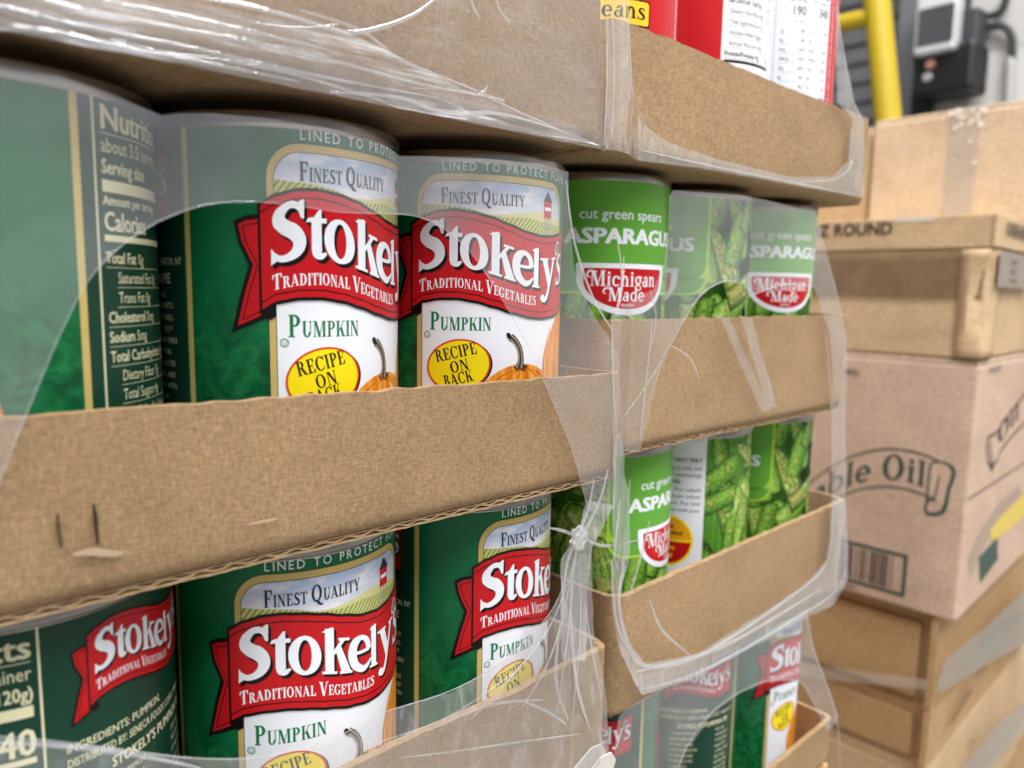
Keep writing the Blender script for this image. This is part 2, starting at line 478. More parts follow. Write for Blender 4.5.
wv = t.n('ShaderNodeTexWave', i_Scale=210.0, i_Distortion=2.0, i_Detail=1.0); t.l(t.coord((1.0, 1.6, 1), 'UV', rot=(0, 0, 0.5)), wv.inputs[0])
t.l(t.ramp(wv.outputs[1], [(0.2, srgb(136, 152, 70)), (0.75, srgb(208, 206, 134))]), t.b.inputs['Base Color'])
FIELD2 = ink('far_field', srgb(214, 210, 150))
PUMP = ink('pumpkin', srgb(236, 150, 40)); t = NT(PUMP)
f = t.noise(t.coord((420, 60, 1), 'UV', rot=(0, 0, 0.25)), 1.0, 4, 0.6, 0.6)
t.l(t.ramp(f, [(0.3, srgb(214, 112, 22)), (0.5, srgb(238, 152, 42)), (0.72, srgb(250, 196, 96))]), t.b.inputs['Base Color'])
PUMPD = ink('pumpkin_shade', srgb(206, 104, 20)); STEM = ink('stem', srgb(96, 84, 70)); STEM_L = ink('stem_light', srgb(176, 164, 146)); STEM_D = ink('stem_dark', srgb(36, 30, 26))

# ------------------------------------------------------------------ pumpkin label print (224.3 mm round)
RP = 0.0357
CIRC = 2 * PI * RP * 1000
def lerp_tab(tab, x):
    if x <= tab[0][0]: return tab[0][1]
    for (a, va), (b, vb) in zip(tab, tab[1:]):
        if x <= b:
            tt = (x - a) / (b - a); tt = tt * tt * (3 - 2 * tt) * 0.5 + tt * 0.5
            return va + (vb - va) * tt
    return tab[-1][1]
RTOP = [(-2.1, 85.4), (2.7, 88.0), (8, 89.6), (13, 89.9), (18.7, 89.2), (24.7, 87.9), (31, 85.9), (38, 83.8), (45, 82.9), (51, 83.2), (57, 84.3), (62, 86.0)]
RBOT = [(-2.1, 58.3), (2.5, 60.8), (8, 61.8), (14, 61.9), (20, 61.0), (26, 59.4), (33, 57.4), (40, 55.9), (46, 55.5), (54, 56.1), (62, 58.2)]
def logo_glyphs():
    """the banner lettering in millimetres: list of polygons, x along, y from the base line (banner height 27)"""
    G = []
    def put(P, ox, oy=0.0, kx=1.0, ky=1.0): 
        for q in P: G.append([(ox + a * kx, oy + b * ky) for a, b in q])
    Sg = stroke([(7.7, 11.2, .5), (6.5, 13.2, 1.5), (4.3, 13.7, 2.0), (2.3, 12.1, 2.9), (2.2, 10.2, 3.2), (3.6, 8.5, 3.4), (5.6, 7.0, 3.6), (7.0, 5.2, 3.5), (7.1, 3.2, 3.1), (5.9, 1.5, 2.6), (3.8, .8, 1.9), (1.9, 1.1, 1.5), (.7, 2.5, .7)], 10)
    Sg += [[(8.5, 14.7), (7.8, 14.6), (6.4, 13.6), (7.6, 10.2), (8.4, 9.9)], [(.0, .0), (.6, .1), (2.4, .9), (1.0, 2.6), (.1, 4.2)]]
    put(Sg, 1.0)
    tg = [[(1.3, 2.0), (4.0, 2.0), (4.0, 12.2), (3.4, 12.2), (1.3, 9.6)], rect(1.3, 9.1, 5.4, 10.3), [(-.2, 9.1), (1.6, 9.1), (1.6, 10.3), (.4, 10.1)]] + stroke([(2.65, 2.4, 2.7), (2.9, 1.2, 2.5), (3.9, .75, 1.7), (5.3, 1.6, .5)])
    put(tg, 10.0)
    put(ring(4.6, 5.3, 4.6, 5.6, 2.75, 1.2, 0, 360, 44), 14.7)
    kg = [rect(.9, 0, 3.6, 12.9), [(-.1, 12.0), (1.0, 11.7), (3.6, 12.9), (3.6, 13.3), (2.6, 13.3)], rect(0, 0, 4.5, .75), [(3.3, 4.9), (3.3, 6.4), (6.2, 10.4), (7.6, 10.4)], rect(5.0, 9.7, 8.7, 10.5), [(4.1, 6.9), (5.6, 8.6), (9.2, .5), (6.0, .4)], rect(5.4, 0, 9.6, .75)]
    put(kg, 24.1)
    eg = stroke([(2.2, 5.5, .9), (5.0, 5.9, 1.0), (8.2, 6.4, 1.1)]) + stroke([(8.0, 6.2, 2.0), (7.3, 8.9, 1.9), (5.0, 10.3, 1.5), (2.5, 8.6, 2.6), (1.6, 5.4, 3.0), (2.6, 2.2, 2.9), (5.2, .75, 2.1), (7.4, 1.5, 1.3), (8.9, 3.1, .5)], 10)
    put(eg, 32.2)
    lg = [rect(.8, 0, 3.3, 12.6), [(-.2, 11.8), (.9, 11.5), (3.3, 12.6), (3.3, 13.0), (2.4, 13.0)], rect(0, 0, 4.1, .75)]
    put(lg, 40.6, kx=.92)
    yg = [[(.9, 9.8), (3.9, 9.8), (6.4, 2.6), (5.0, -.6)], [(8.0, 9.8), (9.3, 9.8), (5.4, -1.6), (4.2, -.6)]] + stroke([(5.0, -.4, 1.4), (4.1, -2.6, 1.5), (2.7, -3.9, 1.6), (1.3, -3.5, 1.4)]) + [rect(-.1, 9.2, 4.6, 9.95), rect(6.8, 9.2, 10.2, 9.95), ell(1.5, -3.2, 1.25, 1.2, n=20)]
    put(yg, 44.6)
    P, _a = glyph('S')
    put([[(a * 8.2, b * 10.2) for a, b in q] for q in P], 55.2)
    return G
LOGO = logo_glyphs()
def leaf_apostrophe(): return ell(56.0, 12.6, 1.5, 2.5, -25, 24)
def banner(A, ly, ox=0.0, oz=58.0, k=1.0, kz=None, apos=True):
    """the waved red ribbon with its folded tail"""
    kz = kz or k
    T = lambda s_, z: (ox + s_ * k, oz + (z - 58.0) * kz)
    tail = [(-2, 83.0), (-5.2, 82.6), (-8.2, 81.2), (-7.2, 76.0), (-4.6, 70.2), (-6.8, 63.0), (-9.4, 52.9), (-4.0, 55.2), (1.9, 57.6), (1.9, 66)]
    tin = [(-2, 81.8), (-5.0, 81.4), (-7.0, 80.4), (-6.2, 76.2), (-3.4, 70.2), (-5.6, 63.2), (-7.8, 54.6), (-3.6, 56.5), (0, 58.2), (0, 66)]
    tl2 = [(-2, 80.9), (-4.8, 80.5), (-6.1, 79.8), (-5.3, 76.0), (-2.5, 70.2), (-4.7, 63.3), (-6.6, 56.0), (-3.2, 57.6), (-.4, 59.2), (-.4, 66)]
    tl3 = [(-2, 80.6), (-4.7, 80.2), (-5.8, 79.6), (-5.0, 76.0), (-2.2, 70.2), (-4.4, 63.3), (-6.2, 56.5), (-3.1, 57.9), (-.7, 59.4), (-.7, 66)]
    for P, mt, d in ((tail, BLACK, 0), (tin, RED, 1), (tl2, BLACK, 2), (tl3, RED, 3)):
        A.poly([T(*p) for p in P], mt, ly + d)
    A.poly([T(*p) for p in [(-2.1, 60), (-2.1, 57.8), (.4, 56.2), (1.9, 57.0), (1.9, 62)]], BLACK, ly + 4)
    xs = [-2.1 + 64.1 * i / 60 for i in range(61)]
    def band(x0, lo, hi, mt, d):
        xx = [x for x in xs if x >= x0]; xx = [x0] + xx
        L = [T(x, lerp_tab(RTOP, x) - hi) for x in xx]; R_ = [T(x, lerp_tab(RBOT, x) + lo) for x in xx]
        A.polys(quads(L, R_), mt, ly + d)
    band(-2.1, -.5, -.5, BLACK, 5); band(-1.4, .4, .4, RED, 6)
    A.polys(quads([T(x, lerp_tab(RTOP, x) - 2.0) for x in xs], [T(x, lerp_tab(RTOP, x) - 2.35) for x in xs]), BLACK, ly + 7)
    A.polys(quads([T(x, lerp_tab(RBOT, x) + 2.0) for x in xs], [T(x, lerp_tab(RBOT, x) + 2.35) for x in xs]), BLACK, ly + 7)
    def wrp(dx, dy):
        def fn(a, b):
            s_ = a; lo, hi = lerp_tab(RBOT, s_), lerp_tab(RTOP, s_)
            return T(s_ + dx, lo + (.37 + b / 27.0) * (hi - lo) + dy)
        return fn
    for j in range(1, 5): A.polys(LOGO, BLACK, ly + 8, wrp(.20 * j, -.26 * j))
    A.polys(LOGO, WHITE, ly + 9, wrp(0, 0))
    if apos:
        A.polys([leaf_apostrophe()], WHITE, ly + 9, wrp(0, 0))
        A.polys([ell(56.0, 12.6, 1.0, 1.9, -25, 20)], PGREEN, ly + 10, wrp(0, 0))
    def wt(a, b):
        lo, hi = lerp_tab(RBOT, a), lerp_tab(RTOP, a)
        return T(a, lo + (.125 + .03 * max(0, (a - 10) / 30) + b / 27.0) * (hi - lo))
    A.serif('^TRADITIONAL ^VEGETABLES', 1.2, 0, 4.0, WHITE, ly + 9, small=.74, fit=41.5, warp=wt)

def pumpkin_print():
    A = Art()
    A.poly(rect(-25, 4, CIRC - 25, 107), GREEN, 0)
    for g0 in (-22.6, 96.5): A.poly(rect(g0, 4, g0 + 1.7, 107), GOLD, 1)
    # golden arched frame with the field picture and the white panel
    A.poly(rrect(0, 4, 60, 101.4, (0, 0, 9, 9)), BLACK, 1)
    A.poly(rrect(.2, 4, 59.8, 101.2, (0, 0, 8.8, 8.8)), GOLD, 2)
    A.poly(rrect(1.9, 4, 58.1, 99.2, (0, 0, 7.2, 7.2)), BLACK, 3)
    A.poly(rrect(2.1, 70, 57.9, 99.0, (0, 0, 7.0, 7.0)), SKY, 4)
    A.poly([(2.1, 80)] + [(2.1 + 55.8 * i / 24, 90.6 + 1.1 * math.sin(i * .42 + .4) - 1.4 * (i / 24)) for i in range(25)] + [(57.9, 80)], FIELD2, 5)
    A.poly([(2.1, 78), (2.1, 92.0), (6, 91.6), (12, 91.2), (18, 90.4), (24, 88.6), (30, 88.0), (38, 88.6), (46, 87.6), (57.9, 87.0), (57.9, 78)], FIELD, 6)
    A.poly(rect(2.1, 4, 60, 62.5), WHITE, 4)
    # silo
    for xx in (46.6, 48.3, 50.0): A.poly(rect(xx, 83, xx + .5, 90), mat('ink_grey', srgb(150, 150, 150), .4), 7)
    A.poly(rect(46.3, 89.2, 51.0, 95.0), RED, 8); A.poly([(45.9, 94.6), (51.4, 94.6), (49.2, 97.6), (48.1, 97.6)], NAVY, 9)
    A.poly(rect(46.8, 91.6, 50.6, 92.8), WHITE, 9)
    A.sans('LINED TO PROTECT FLAVOR', 8.6, 102.2, 3.7, WHITE, 2, spacing=.18, xs=.93)
    A.serif('^FINEST ^QUALITY', 8.4, 91.9, 4.9, NAVY, 9, small=.72, fit=28.6)
    # pumpkins
    A.polys([[(x, z) for x, z in ell(64.2, 30, 17.4, 28, 0, 48)]], PUMP, 6)
    A.polys(stroke([(52, 52, .3), (48.2, 42, .8), (48.0, 30, .9), (50, 14, .6)]), PUMPD, 7)
    A.polys(stroke([(60, 57, .3), (57, 44, .7), (56.5, 28, .8), (58, 10, .6)]), PUMPD, 7)
    A.polys([ell(37, 22, 19, 18.5, 0, 48)], PUMP, 8)
    for dx in (-13, -7.5, -2, 4, 10, 15): A.polys(stroke([(37.2 + dx * .12, 39.2, .15), (37 + dx * .75, 35, .5), (37 + dx, 24, .7), (37 + dx * .9, 8, .4)]), PUMPD, 9)
    A.polys(stroke([(35.9, 39.0, 3.6), (36.6, 42, 2.4), (36.0, 45.5, 2.1), (34.2, 48.2, 2.2), (32.3, 49.6, 2.6)]), STEM, 10)
    A.polys([[(33.6, 39.4), (35, 38.0), (36.5, 38.6), (38.2, 37.8), (39.6, 39.6), (37.4, 40.4), (35, 40.4)]], STEM_D, 9)
    for o_, mt in ((-.75, STEM_L), (.0, STEM_D), (.55, STEM_L)): A.polys(stroke([(35.9 + o_ * 1.5, 39.2, .5), (36.5 + o_, 42, .35), (35.9 + o_ * .9, 45.5, .3), (34.0 + o_ * .8, 48.2 + o_ * .6, .3), (32.4 + o_ * .3, 49.5 + o_ * .9, .3)]), mt, 11)
    A.polys([ell(31.7, 49.9, .8, 1.3, 35, 16)], STEM_D, 11)
    # lettering of the white panel
    A.serif('^PUMPKIN', 4.9, 51.7, 5.9, PGREEN, 6, small=.72, fit=20.6)
    A.polys(ring(3.9, 50.2, 1.15, 1.15, .25, .25, 0, 360, 20), PGREEN, 6); A.sans('U', 3.9, 49.55, 1.7, PGREEN, 6, align='c')
    A.polys([ell(15.6, 40.0, 10.4, 8.1, 10)], STEM_D, 10); A.polys([ell(14.6, 40.3, 10.7, 8.6, 10)], ORANGE_LINE, 11); A.polys([ell(14.6, 40.3, 10.1, 8.0, 10)], YELLOW, 12)
    rt = math.radians(13)
    A.serif('RECIPE', 7.3, 41.2, 3.9, BLACK, 13, small=1.0, fit=14.0, rot=rt)
    A.serif('ON', 12.3, 37.7, 3.7, BLACK, 13, small=1.0, fit=6.3, rot=rt)
    A.serif('BACK', 10.2, 33.2, 3.7, BLACK, 13, small=1.0, fit=9.8, rot=rt)
    A.sans('NET WT 15 OZ (425g)', 4, 6.5, 3.0, PGREEN, 6, xs=.85)
    banner(A, 13)
    # nutrition panel
    A.poly(rect(98.2, 4, 201.0, 107), DGREEN, 1)
    bx0, bx1 = 101.4, 150.0
    A.poly(rect(bx0, 6, bx1, 106.6), CREAM, 2, holes=[rect(bx0 + .5, 6.5, bx1 - .5, 106.1)])
    L0, R0 = 103.3, 148.2
    A.sans('Nutrition Facts', L0, 98.6, 7.4, CREAM, 2, bold=.05, fit=R0 - L0)
    A.poly(rect(L0, 97.5, R0, 97.7), CREAM, 2)
    A.sans('about 3.5 servings per container', L0, 93.6, 4.5, CREAM, 2, fit=R0 - L0)
    A.sans('Serving size', L0, 89.0, 4.4, CREAM, 2, bold=.045, xs=.74); A.sans('1/2 cup (120g)', R0, 89.0, 4.4, CREAM, 2, bold=.045, xs=.74, align='r')
    A.poly(rect(L0, 85.0, R0, 87.6), CREAM, 2)
    A.sans('Amount per serving', L0, 82.2, 3.0, CREAM, 2, bold=.045, xs=.85)
    A.sans('Calories', L0, 76.6, 6.0, CREAM, 2, bold=.05, xs=.74); A.sans('40', R0, 76.4, 8.6, CREAM, 2, bold=.05, align='r', xs=.85)
    A.poly(rect(L0, 74.2, R0, 75.6), CREAM, 2)
    rows = [('Total Fat', ' 0g', 0, '0%'), ('', 'Saturated Fat 0g', 3.2, '0%'), ('', 'Trans Fat 0g', 3.2, ''), ('Cholesterol', ' 0mg', 0, '0%'), ('Sodium', ' 5mg', 0, '0%'), ('Total Carbohydrate', ' 9g', 0, '3%'), ('', 'Dietary Fiber 3g', 3.2, '11%'), ('', 'Total Sugars 4g', 3.2, ''), ('', 'Includes 0g Added Sugars', 5.4, '0%'), ('Protein', ' 1g', 0, '')]
    for i, (b_, r_, ind, pc) in enumerate(rows):
        z = 69.4 - i * 4.45; x = L0 + ind
        if b_:
            A.sans(b_, x, z, 3.6, CREAM, 2, bold=.035, xs=.74); x += (sans(b_)[1]) * 3.6 * .74 + .9
        A.sans(r_.strip(), x, z, 3.6, CREAM, 2, xs=.70)
        if pc: A.sans(pc, R0, z, 3.6, CREAM, 2, bold=.035, xs=.72, align='r')
        A.poly(rect(L0 + ind * .9, z - 1.0, R0, z - .88), CREAM, 2)
    # small second banner, ingredients and recipe
    banner(A, 2, ox=160.4, oz=82.3, k=.57, kz=.63)
    y0 = 200.2
    A.sans('INGREDIENTS: PUMPKIN.', 154.0, 73.6, 2.9, CREAM, 2, bold=.02, xs=.82)
    A.sans('DISTRIBUTED BY: SENECA FOODS CORP., MARION, NY', 154.0, 70.0, 2.9, CREAM, 2, bold=.02, fit=46)
    A.sans("STOKELY'S PUMPKIN PIE", 164, 65.2, 3.8, CREAM, 2, bold=.05, fit=31)
    left = ['1 CAN PUMPKIN', '2 EGGS BEATEN', '3/4 CUP SUGAR', '1 TSP CINNAMON', '1/2 TSP GINGER', '1/4 TSP CLOVES', '1 CAN MILK']
    for i, a in enumerate(left): A.sans(a, 160, 61.6 - 3.1 * i, 2.3, CREAM, 2, xs=.8)
    right = ['MIX ALL', 'POUR INTO', '9" PIE SHELL', 'BAKE 425 F', '15 MIN THEN', '350 F FOR', '45 MINUTES', 'COOL AND', 'SERVE WITH', 'CREAM']
    for i, a in enumerate(right): A.sans(a, 186, 61.6 - 3.1 * i, 2.3, CREAM, 2, xs=.8)
    return A

# ------------------------------------------------------------------ asparagus label print (214.3 mm round)
RA = 0.0341
CIRA = 2 * PI * RA * 1000
AG = ink('bright_green', srgb(100, 168, 58)); AGL = ink('lime', srgb(168, 214, 64)); AD = ink('spear_shadow', srgb(40, 68, 24))
def spear_mat(name, a, b):
    mt = ink(name, a); t = NT(mt)
    f = t.noise(t.coord((500, 500, 1), 'UV'), 1.0, 3)
    t.l(t.ramp(f, [(0.35, a), (0.68, b)]), t.b.inputs['Base Color']); return mt
SPEARS = [spear_mat('spear_a', srgb(78, 134, 40), srgb(128, 178, 66)), spear_mat('spear_b', srgb(104, 158, 52), srgb(160, 196, 84)), spear_mat('spear_c', srgb(146, 184, 76), srgb(208, 222, 138)), spear_mat('spear_d', srgb(56, 104, 34), srgb(96, 146, 52))]
TIPS = [spear_mat('tip_a', srgb(150, 154, 70), srgb(196, 196, 112)), spear_mat('tip_b', srgb(116, 116, 70), srgb(170, 168, 96))]
def spears(A, x0, x1, z0, z1, n, rnd, ly):
    A.poly(rect(x0, z0, x1, z1), SPEARS[3], ly)
    def put(P, mt, l):
        for ax, c, low in ((0, x0, False), (0, x1, True), (1, z0, False), (1, z1, True)):
            if len(P) >= 3: P = clip(P, ax, c, low)
        if len(P) >= 3: A.poly(P, mt, l)
    for i in range(n):
        l = ly + 1 + i * .165
        bx, bz = [(x0 + (x1 - x0) * rnd.random(), z0 + (z1 - z0) * rnd.random()) for _ in range(1)][0]
        cx, cz = bx, bz
        L = rnd.uniform(26, 42); W = rnd.uniform(8.5, 12.0)
        a = rnd.choice([62, 70, 112, 120, 150, 28, 80, 98]) + rnd.uniform(-9, 9)
        c, s_ = math.cos(math.radians(a)), math.sin(math.radians(a))
        T = lambda x, y: (cx + x * c - y * s_, cz + x * s_ + y * c)
        tip = rnd.random() < .45
        def shape(k, dx=0.0, dy=0.0, kl=1.0):
            up, dn = [], []
            for q in range(15):
                u = q / 14; x = (-.5 + u) * L * kl
                if tip: wv = .5 * (1.0 if u < .35 else max(0.0, 1 - ((u - .35) / .65) ** 1.7) ** .75) * (1 + .12 * math.exp(-((u - .42) / .18) ** 2))
                else: wv = .5 * min(1, 4 * u + .55) * min(1, 4 * (1 - u) + .55)
                up.append(T(x + dx, W * wv * k + dy)); dn.append(T(x + dx, -W * wv * k + dy))
            return up + dn[::-1]
        m0, m1, m2 = (SPEARS[3], SPEARS[0], SPEARS[1]) if rnd.random() < .5 else (SPEARS[0], SPEARS[1], SPEARS[2])
        if tip and rnd.random() < .5: m1, m2 = TIPS[1], TIPS[0]
        put(shape(1.13, 0, -.25, 1.03), AD, l); put(shape(1.0), m0, l + .03); put(shape(.74, 0, W * .06, .97), m1, l + .06); put(shape(.36, 0, W * .13, .9), m2, l + .09)
        if tip:
            for k in range(12):
                row = k // 3; ex = -L * .12 + L * .15 * row + rnd.uniform(-.8, .8); ey = ((k % 3) - 1) * W * (.30 - .055 * row); e = 1.25 - .16 * row
                put([T(ex - 3.2 * e, ey - .2), T(ex - .6 * e, ey + 1.9 * e), T(ex + 3.4 * e, ey), T(ex - .6 * e, ey - 2.0 * e)], SPEARS[3], l + .11)
                put([T(ex - 2.4 * e, ey + .1), T(ex - .5 * e, ey + 1.5 * e), T(ex + 2.7 * e, ey + .2), T(ex - .5 * e, ey - 1.0 * e)], rnd.choice([SPEARS[1], SPEARS[2], TIPS[0]]), l + .14)
        else:
            for ex in (-.18, .22): put([T(L * ex - 2, W * .08), T(L * ex, W * .36), T(L * ex + 3.2, W * .02), T(L * ex, -W * .3)], m0, l + .11); put([T(L * ex - 1.4, W * .1), T(L * ex, W * .28), T(L * ex + 2.4, W * .04), T(L * ex, -W * .18)], TIPS[0], l + .14)
def asparagus_print():
    A = Art(); rnd = random.Random(5)
    A.poly(rect(-60, 4, CIRA - 60, 107), AG, 0)
    spears(A, -60, 82, 9, 107, 86, rnd, 0)
    spears(A, 136, CIRA - 60, 9, 107, 12, rnd, 0)
    T0 = 16
    A.poly(rect(-60, 4, 81, 9.5), WHITE, T0)
    A.poly(rrect(-37, 60, 36.6, 107, (9, 9, 0, 0)), AGL, T0); A.poly(rrect(-35.8, 66.8, 35.2, 107, (8, 8, 0, 0)), AG, T0 + 1)
    A.poly(rrect(-35.8, 61.2, 35.2, 68, (8, 8, 0, 0)), AG, T0 + 1)
    A.sans('cut green spears', -21.6, 90.2, 6.0, WHITE, T0 + 3, bold=.022, fit=40)
    A.sans('ASPARAGUS', -27.2, 80.6, 8.6, WHITE, T0 + 3, bold=.09, fit=56.0)
    def half(w_, zt, zb, r=2.2):
        pts = [(-w_, zt - r * .3), (-w_ + r * .3, zt), (w_ - r * .3, zt), (w_, zt - r * .3)]
        for k in range(25):
            a = PI * k / 24; pts.append((w_ * math.cos(a) * (1 if abs(math.cos(a)) < .98 else .99), zt - 3 - (zt - 3 - zb) * math.sin(a) ** .9))
        return pts
    A.poly(half(22.4, 72.6, 51.6), WHITE, T0 + 3); A.poly(half(19.4, 70.6, 54.2), RED, T0 + 4)
    A.serif('Michigan', -16.2, 63.4, 6.3, WHITE, T0 + 5, small=1, fit=31.5); A.polys(stroke([(-13.6, 69.0, .6), (-16.6, 69.4, .8), (-17.6, 67.6, .7), (-16.2, 66.8, .4)]), WHITE, T0 + 5)
    A.serif('Made', -8.6, 57.4, 5.6, WHITE, T0 + 5, small=1, fit=17.5); A.polys(stroke([(-7.0, 62.2, .5), (-9.8, 62.6, .7), (-10.8, 61.0, .6), (-9.6, 60.3, .3)]), WHITE, T0 + 5)
    
    A.sans('BRAND', 0, 55.2, 1.8, WHITE, T0 + 5, align='c', bold=.02)
    # white information panel
    A.poly(rect(81, 4, 136, 107), WHITE, T0)
    G = BLACK
    def lines(z, rows, size=2.7):
        for i, r_ in enumerate(rows): A.sans(r_, 134.0, z - i * 3.5, size, G, T0 + 1, align='r', bold=.01, fit=48)
    A.sans('DRAIN SPEARS BEFORE USE OR KEEP BROTH', 134, 103.5, 2.2, G, T0 + 1, align='r', fit=48)
    A.sans('FULLY COOKED READY TO EAT-HEAT ONLY', 134, 92.8, 3.0, G, T0 + 1, align='r', bold=.05, fit=48)
    lines(88.8, ['Empty contents into pan, bring to boil, not', 'too long, season with butter seasonings'])
    A.sans('SERVING SUGGESTIONS:', 84, 81.6, 2.8, G, T0 + 1, bold=.05, fit=40)
    lines(77.8, ['Use in any favorite recipe. For salads', 'chill spears in broth or drain when', 'cold and top with light sauce. For hot', 'dishes pour sauce on and serve with your'])
    A.polys([ell(118, 52, 13.4, 13.4)], YELLOW, T0 + 1); A.polys([ell(118, 52, 12.2, 12.2)], ORANGE_LINE, T0 + 2)
    hb = [(118 + 12.2 * math.cos(math.radians(a)), 52 + 12.2 * math.sin(math.radians(a))) for a in range(182, 360, 8)]
    A.poly(hb, RED, T0 + 3); A.poly(rect(106, 51.6, 130, 52.6), YELLOW, T0 + 4)
    A.polys([[(118 + 12 * math.cos(math.radians(a)), 52 + 12 * math.sin(math.radians(a))) for a in range(2, 180, 8)]], mat('ink_amber', srgb(244, 170, 30), LROUGH), T0 + 3)
    for z, s_ in ((58.6, 'Taste'), (55.2, 'fresh picked'),): A.sans(s_, 118, z, 3.2, BLACK, T0 + 5, align='c', bold=.05)
    for z, s_ in ((47.4, 'spears'), (43.2, 'local'),): A.sans(s_, 118, z, 3.4, YELLOW, T0 + 5, align='c', bold=.05)
    return A

# ------------------------------------------------------------------ red bean label print
BRED = ink('bean_red', srgb(204, 34, 40)); BYEL = ink('bean_yellow', srgb(246, 206, 60))
def beans_print():
    A = Art()
    A.poly(rect(-30, 4, CIRA - 30, 107), BRED, 0)
    A.poly(rrect(-26, 50.6, 14.2, 60.6, 1.4), BLACK, 1); A.poly(rrect(-25.4, 51.2, 13.6, 60.0, 1.1), BYEL, 2)
    A.poly(rrect(-26, 61.8, 3, 82, 1.0), BLACK, 1)
    A.serif('Beans', -12.0, 53.4, 6.4, BLACK, 3, small=1.0, fit=24.2)
    for q in range(6): A.polys([ell(-14 + q * 6.2, 30 + 6 * math.sin(q * 2.1), 5.2, 3.4, q * 47 % 180)], mat('ink_bean', srgb(150, 70, 34), LROUGH), 1)
    A.poly(rect(34.2, 4, 35.1, 107), WHITE, 1)
    x0, x1, x2 = 58.0, 91.0, 121.5
    A.poly(rect(x0, 4, 122, 107), WHITE, 1)
    A.poly(rect(89.6, 4, 90.0, 107), mat('ink_lilac', srgb(196, 190, 206), LROUGH), 2)
    rows = ['Sat. Fat/Grasa Sat. 0g', 'Trans Fat/Grasa Trans 0g', 'Cholesterol/Colesterol 0mg', 'Sodium/Sodio 380mg', 'Total Carb./Carb. Total 35g', 'Dietary Fiber/Fibra 8g', 'Total Sugars/Azucares 9g', 'Includes Added Sugars', 'Incluye Azucares 8g', 'Protein/Proteina 9g']
    bold = {2, 3, 4, 9}
    for i, r_ in enumerate(rows):
        z = 97 - i * 4.6; ind = 0 if i in bold else 2.0
        A.sans(r_, x0 + 1.6 + ind, z, 3.0, BLACK, 2, bold=.05 if i in bold else 0, fit=22 - ind if i not in bold else 20)
        A.sans('%d%%' % (i * 3 % 17), 88.2, z, 2.6, BLACK, 2, align='r', xs=.8); A.poly(rect(x0 + 1.6, z - 1.0, 88.4, z - .85), BLACK, 2)
    A.poly(rect(x0 + 1.6, 52.6, 88.4, 53.9), BLACK, 2)
    for z, s_ in ((49.0, 'Vitamin D 0mcg'), (45, 'Calcium 60mg'), (41, 'Iron 2mg'), (37, 'Potassium 560mg')): A.sans(s_, x0 + 1.6, z, 2.8, BLACK, 2, xs=.8)
    A.poly(rect(91.6, 99.2, 120.6, 100.6), BLACK, 2)
    A.sans('1/2 cup (130g)', 92, 102.4, 3.0, BLACK, 2, bold=.02, xs=.75); A.sans('1 cup (260g)', 120, 102.4, 3.0, BLACK, 2, align='r', bold=.02, xs=.7)
    A.sans('Per serving', 105.4, 96.2, 2.4, BLACK, 2, align='r', xs=.8); A.sans('Per container', 120.4, 96.2, 2.4, BLACK, 2, align='r', xs=.8)
    A.sans('190', 105.4, 89.8, 6.6, BLACK, 2, align='r', xs=.8, bold=.02); A.sans('340', 120.4, 89.8, 6.6, BLACK, 2, align='r', xs=.72, bold=.02)
    A.sans('% DV*', 105.4, 86.2, 2.0, BLACK, 2, align='r'); A.sans('% DV*', 120.4, 86.2, 2.0, BLACK, 2, align='r')
    for i in range(11):
        z = 81.5 - i * 4.6
        for xl, xr in ((92.4, 105.4), (108, 120.4)):
            A.sans(['1g', '0g', '0mg', '380mg', '35g', '8g', '9g', '8g', '9g', '60mg', '2mg'][i], xl, z, 2.4, BLACK, 2, xs=.75)
            A.sans('%d%%' % (i * 5 % 21), xr, z, 2.4, BLACK, 2, align='r', bold=.02, xs=.8)
            A.poly(rect(xl, z - 1.2, xr, z - 1.08), BLACK, 2)
    A.poly(rect(106.4, 20, 106.6, 98), BLACK, 2)
    for i in range(14): A.sans('SEASONED IN SAUCE', 126.4, 18 + i * 6.2, 3.0, WHITE, 2, xs=.8, rot=PI / 2, fit=5.4)
    return A

# ------------------------------------------------------------------ the tin can
def can_mesh(R, H):
    b = MB(); e = 0.0002; r2 = R - 0.0018; R0 = R; R = R - .0006
    b.lathe([(r2 - .004, .003), (r2, .0004), (R + .0002, 0), (R0 + e, .0008), (R0 + e, .0027), (R + .0003, .0033), (R, .0042),
             (R, H - .0042), (R + .0003, H - .0033), (R0 + e, H - .0028), (R0 + e, H - .0007), (R + .0004, H), (r2 + .0006, H - .0003), (r2, H - .004)], 112)
    l = MB(); l.lathe([(r2, -.004), (r2 - .002, -.0044), (r2 - .004, -.0036), (r2 - .010, -.0036), (r2 - .011, -.0030), (.0001, -.0030)], 72, c=(0, 0, H))
    return b, l
HC = 0.1085
PROTO = {}
def make_can(kind, R, art, label, cat, group):
    root = empty('tin_can', (0, 0, 0), label, cat, group)
    b, l = can_mesh(R, HC)
    b.build('can_body', STEEL, root, smooth=True); l.build('can_lid', STEEL, root, smooth=True)
    art.wrap('paper_label', R, root)
    PROTO[kind] = [root, False]
def place_can(kind, x, y, z, s0, R, label, group):
    """s0 = millimetres of print that lie left of the side facing the aisle"""
    root, used = PROTO[kind]
    if not used: PROTO[kind][1] = True; o = root
    else:
        o = root.copy(); COL.objects.link(o)
        for ch in list(root.children):
            c = ch.copy(); COL.objects.link(c); c.parent = o
    o.location = (x, y, z + 0.0015); o.rotation_euler = (0, 0, s0 / 1000 / R)
    o['label'] = label; o['group'] = group
    return o

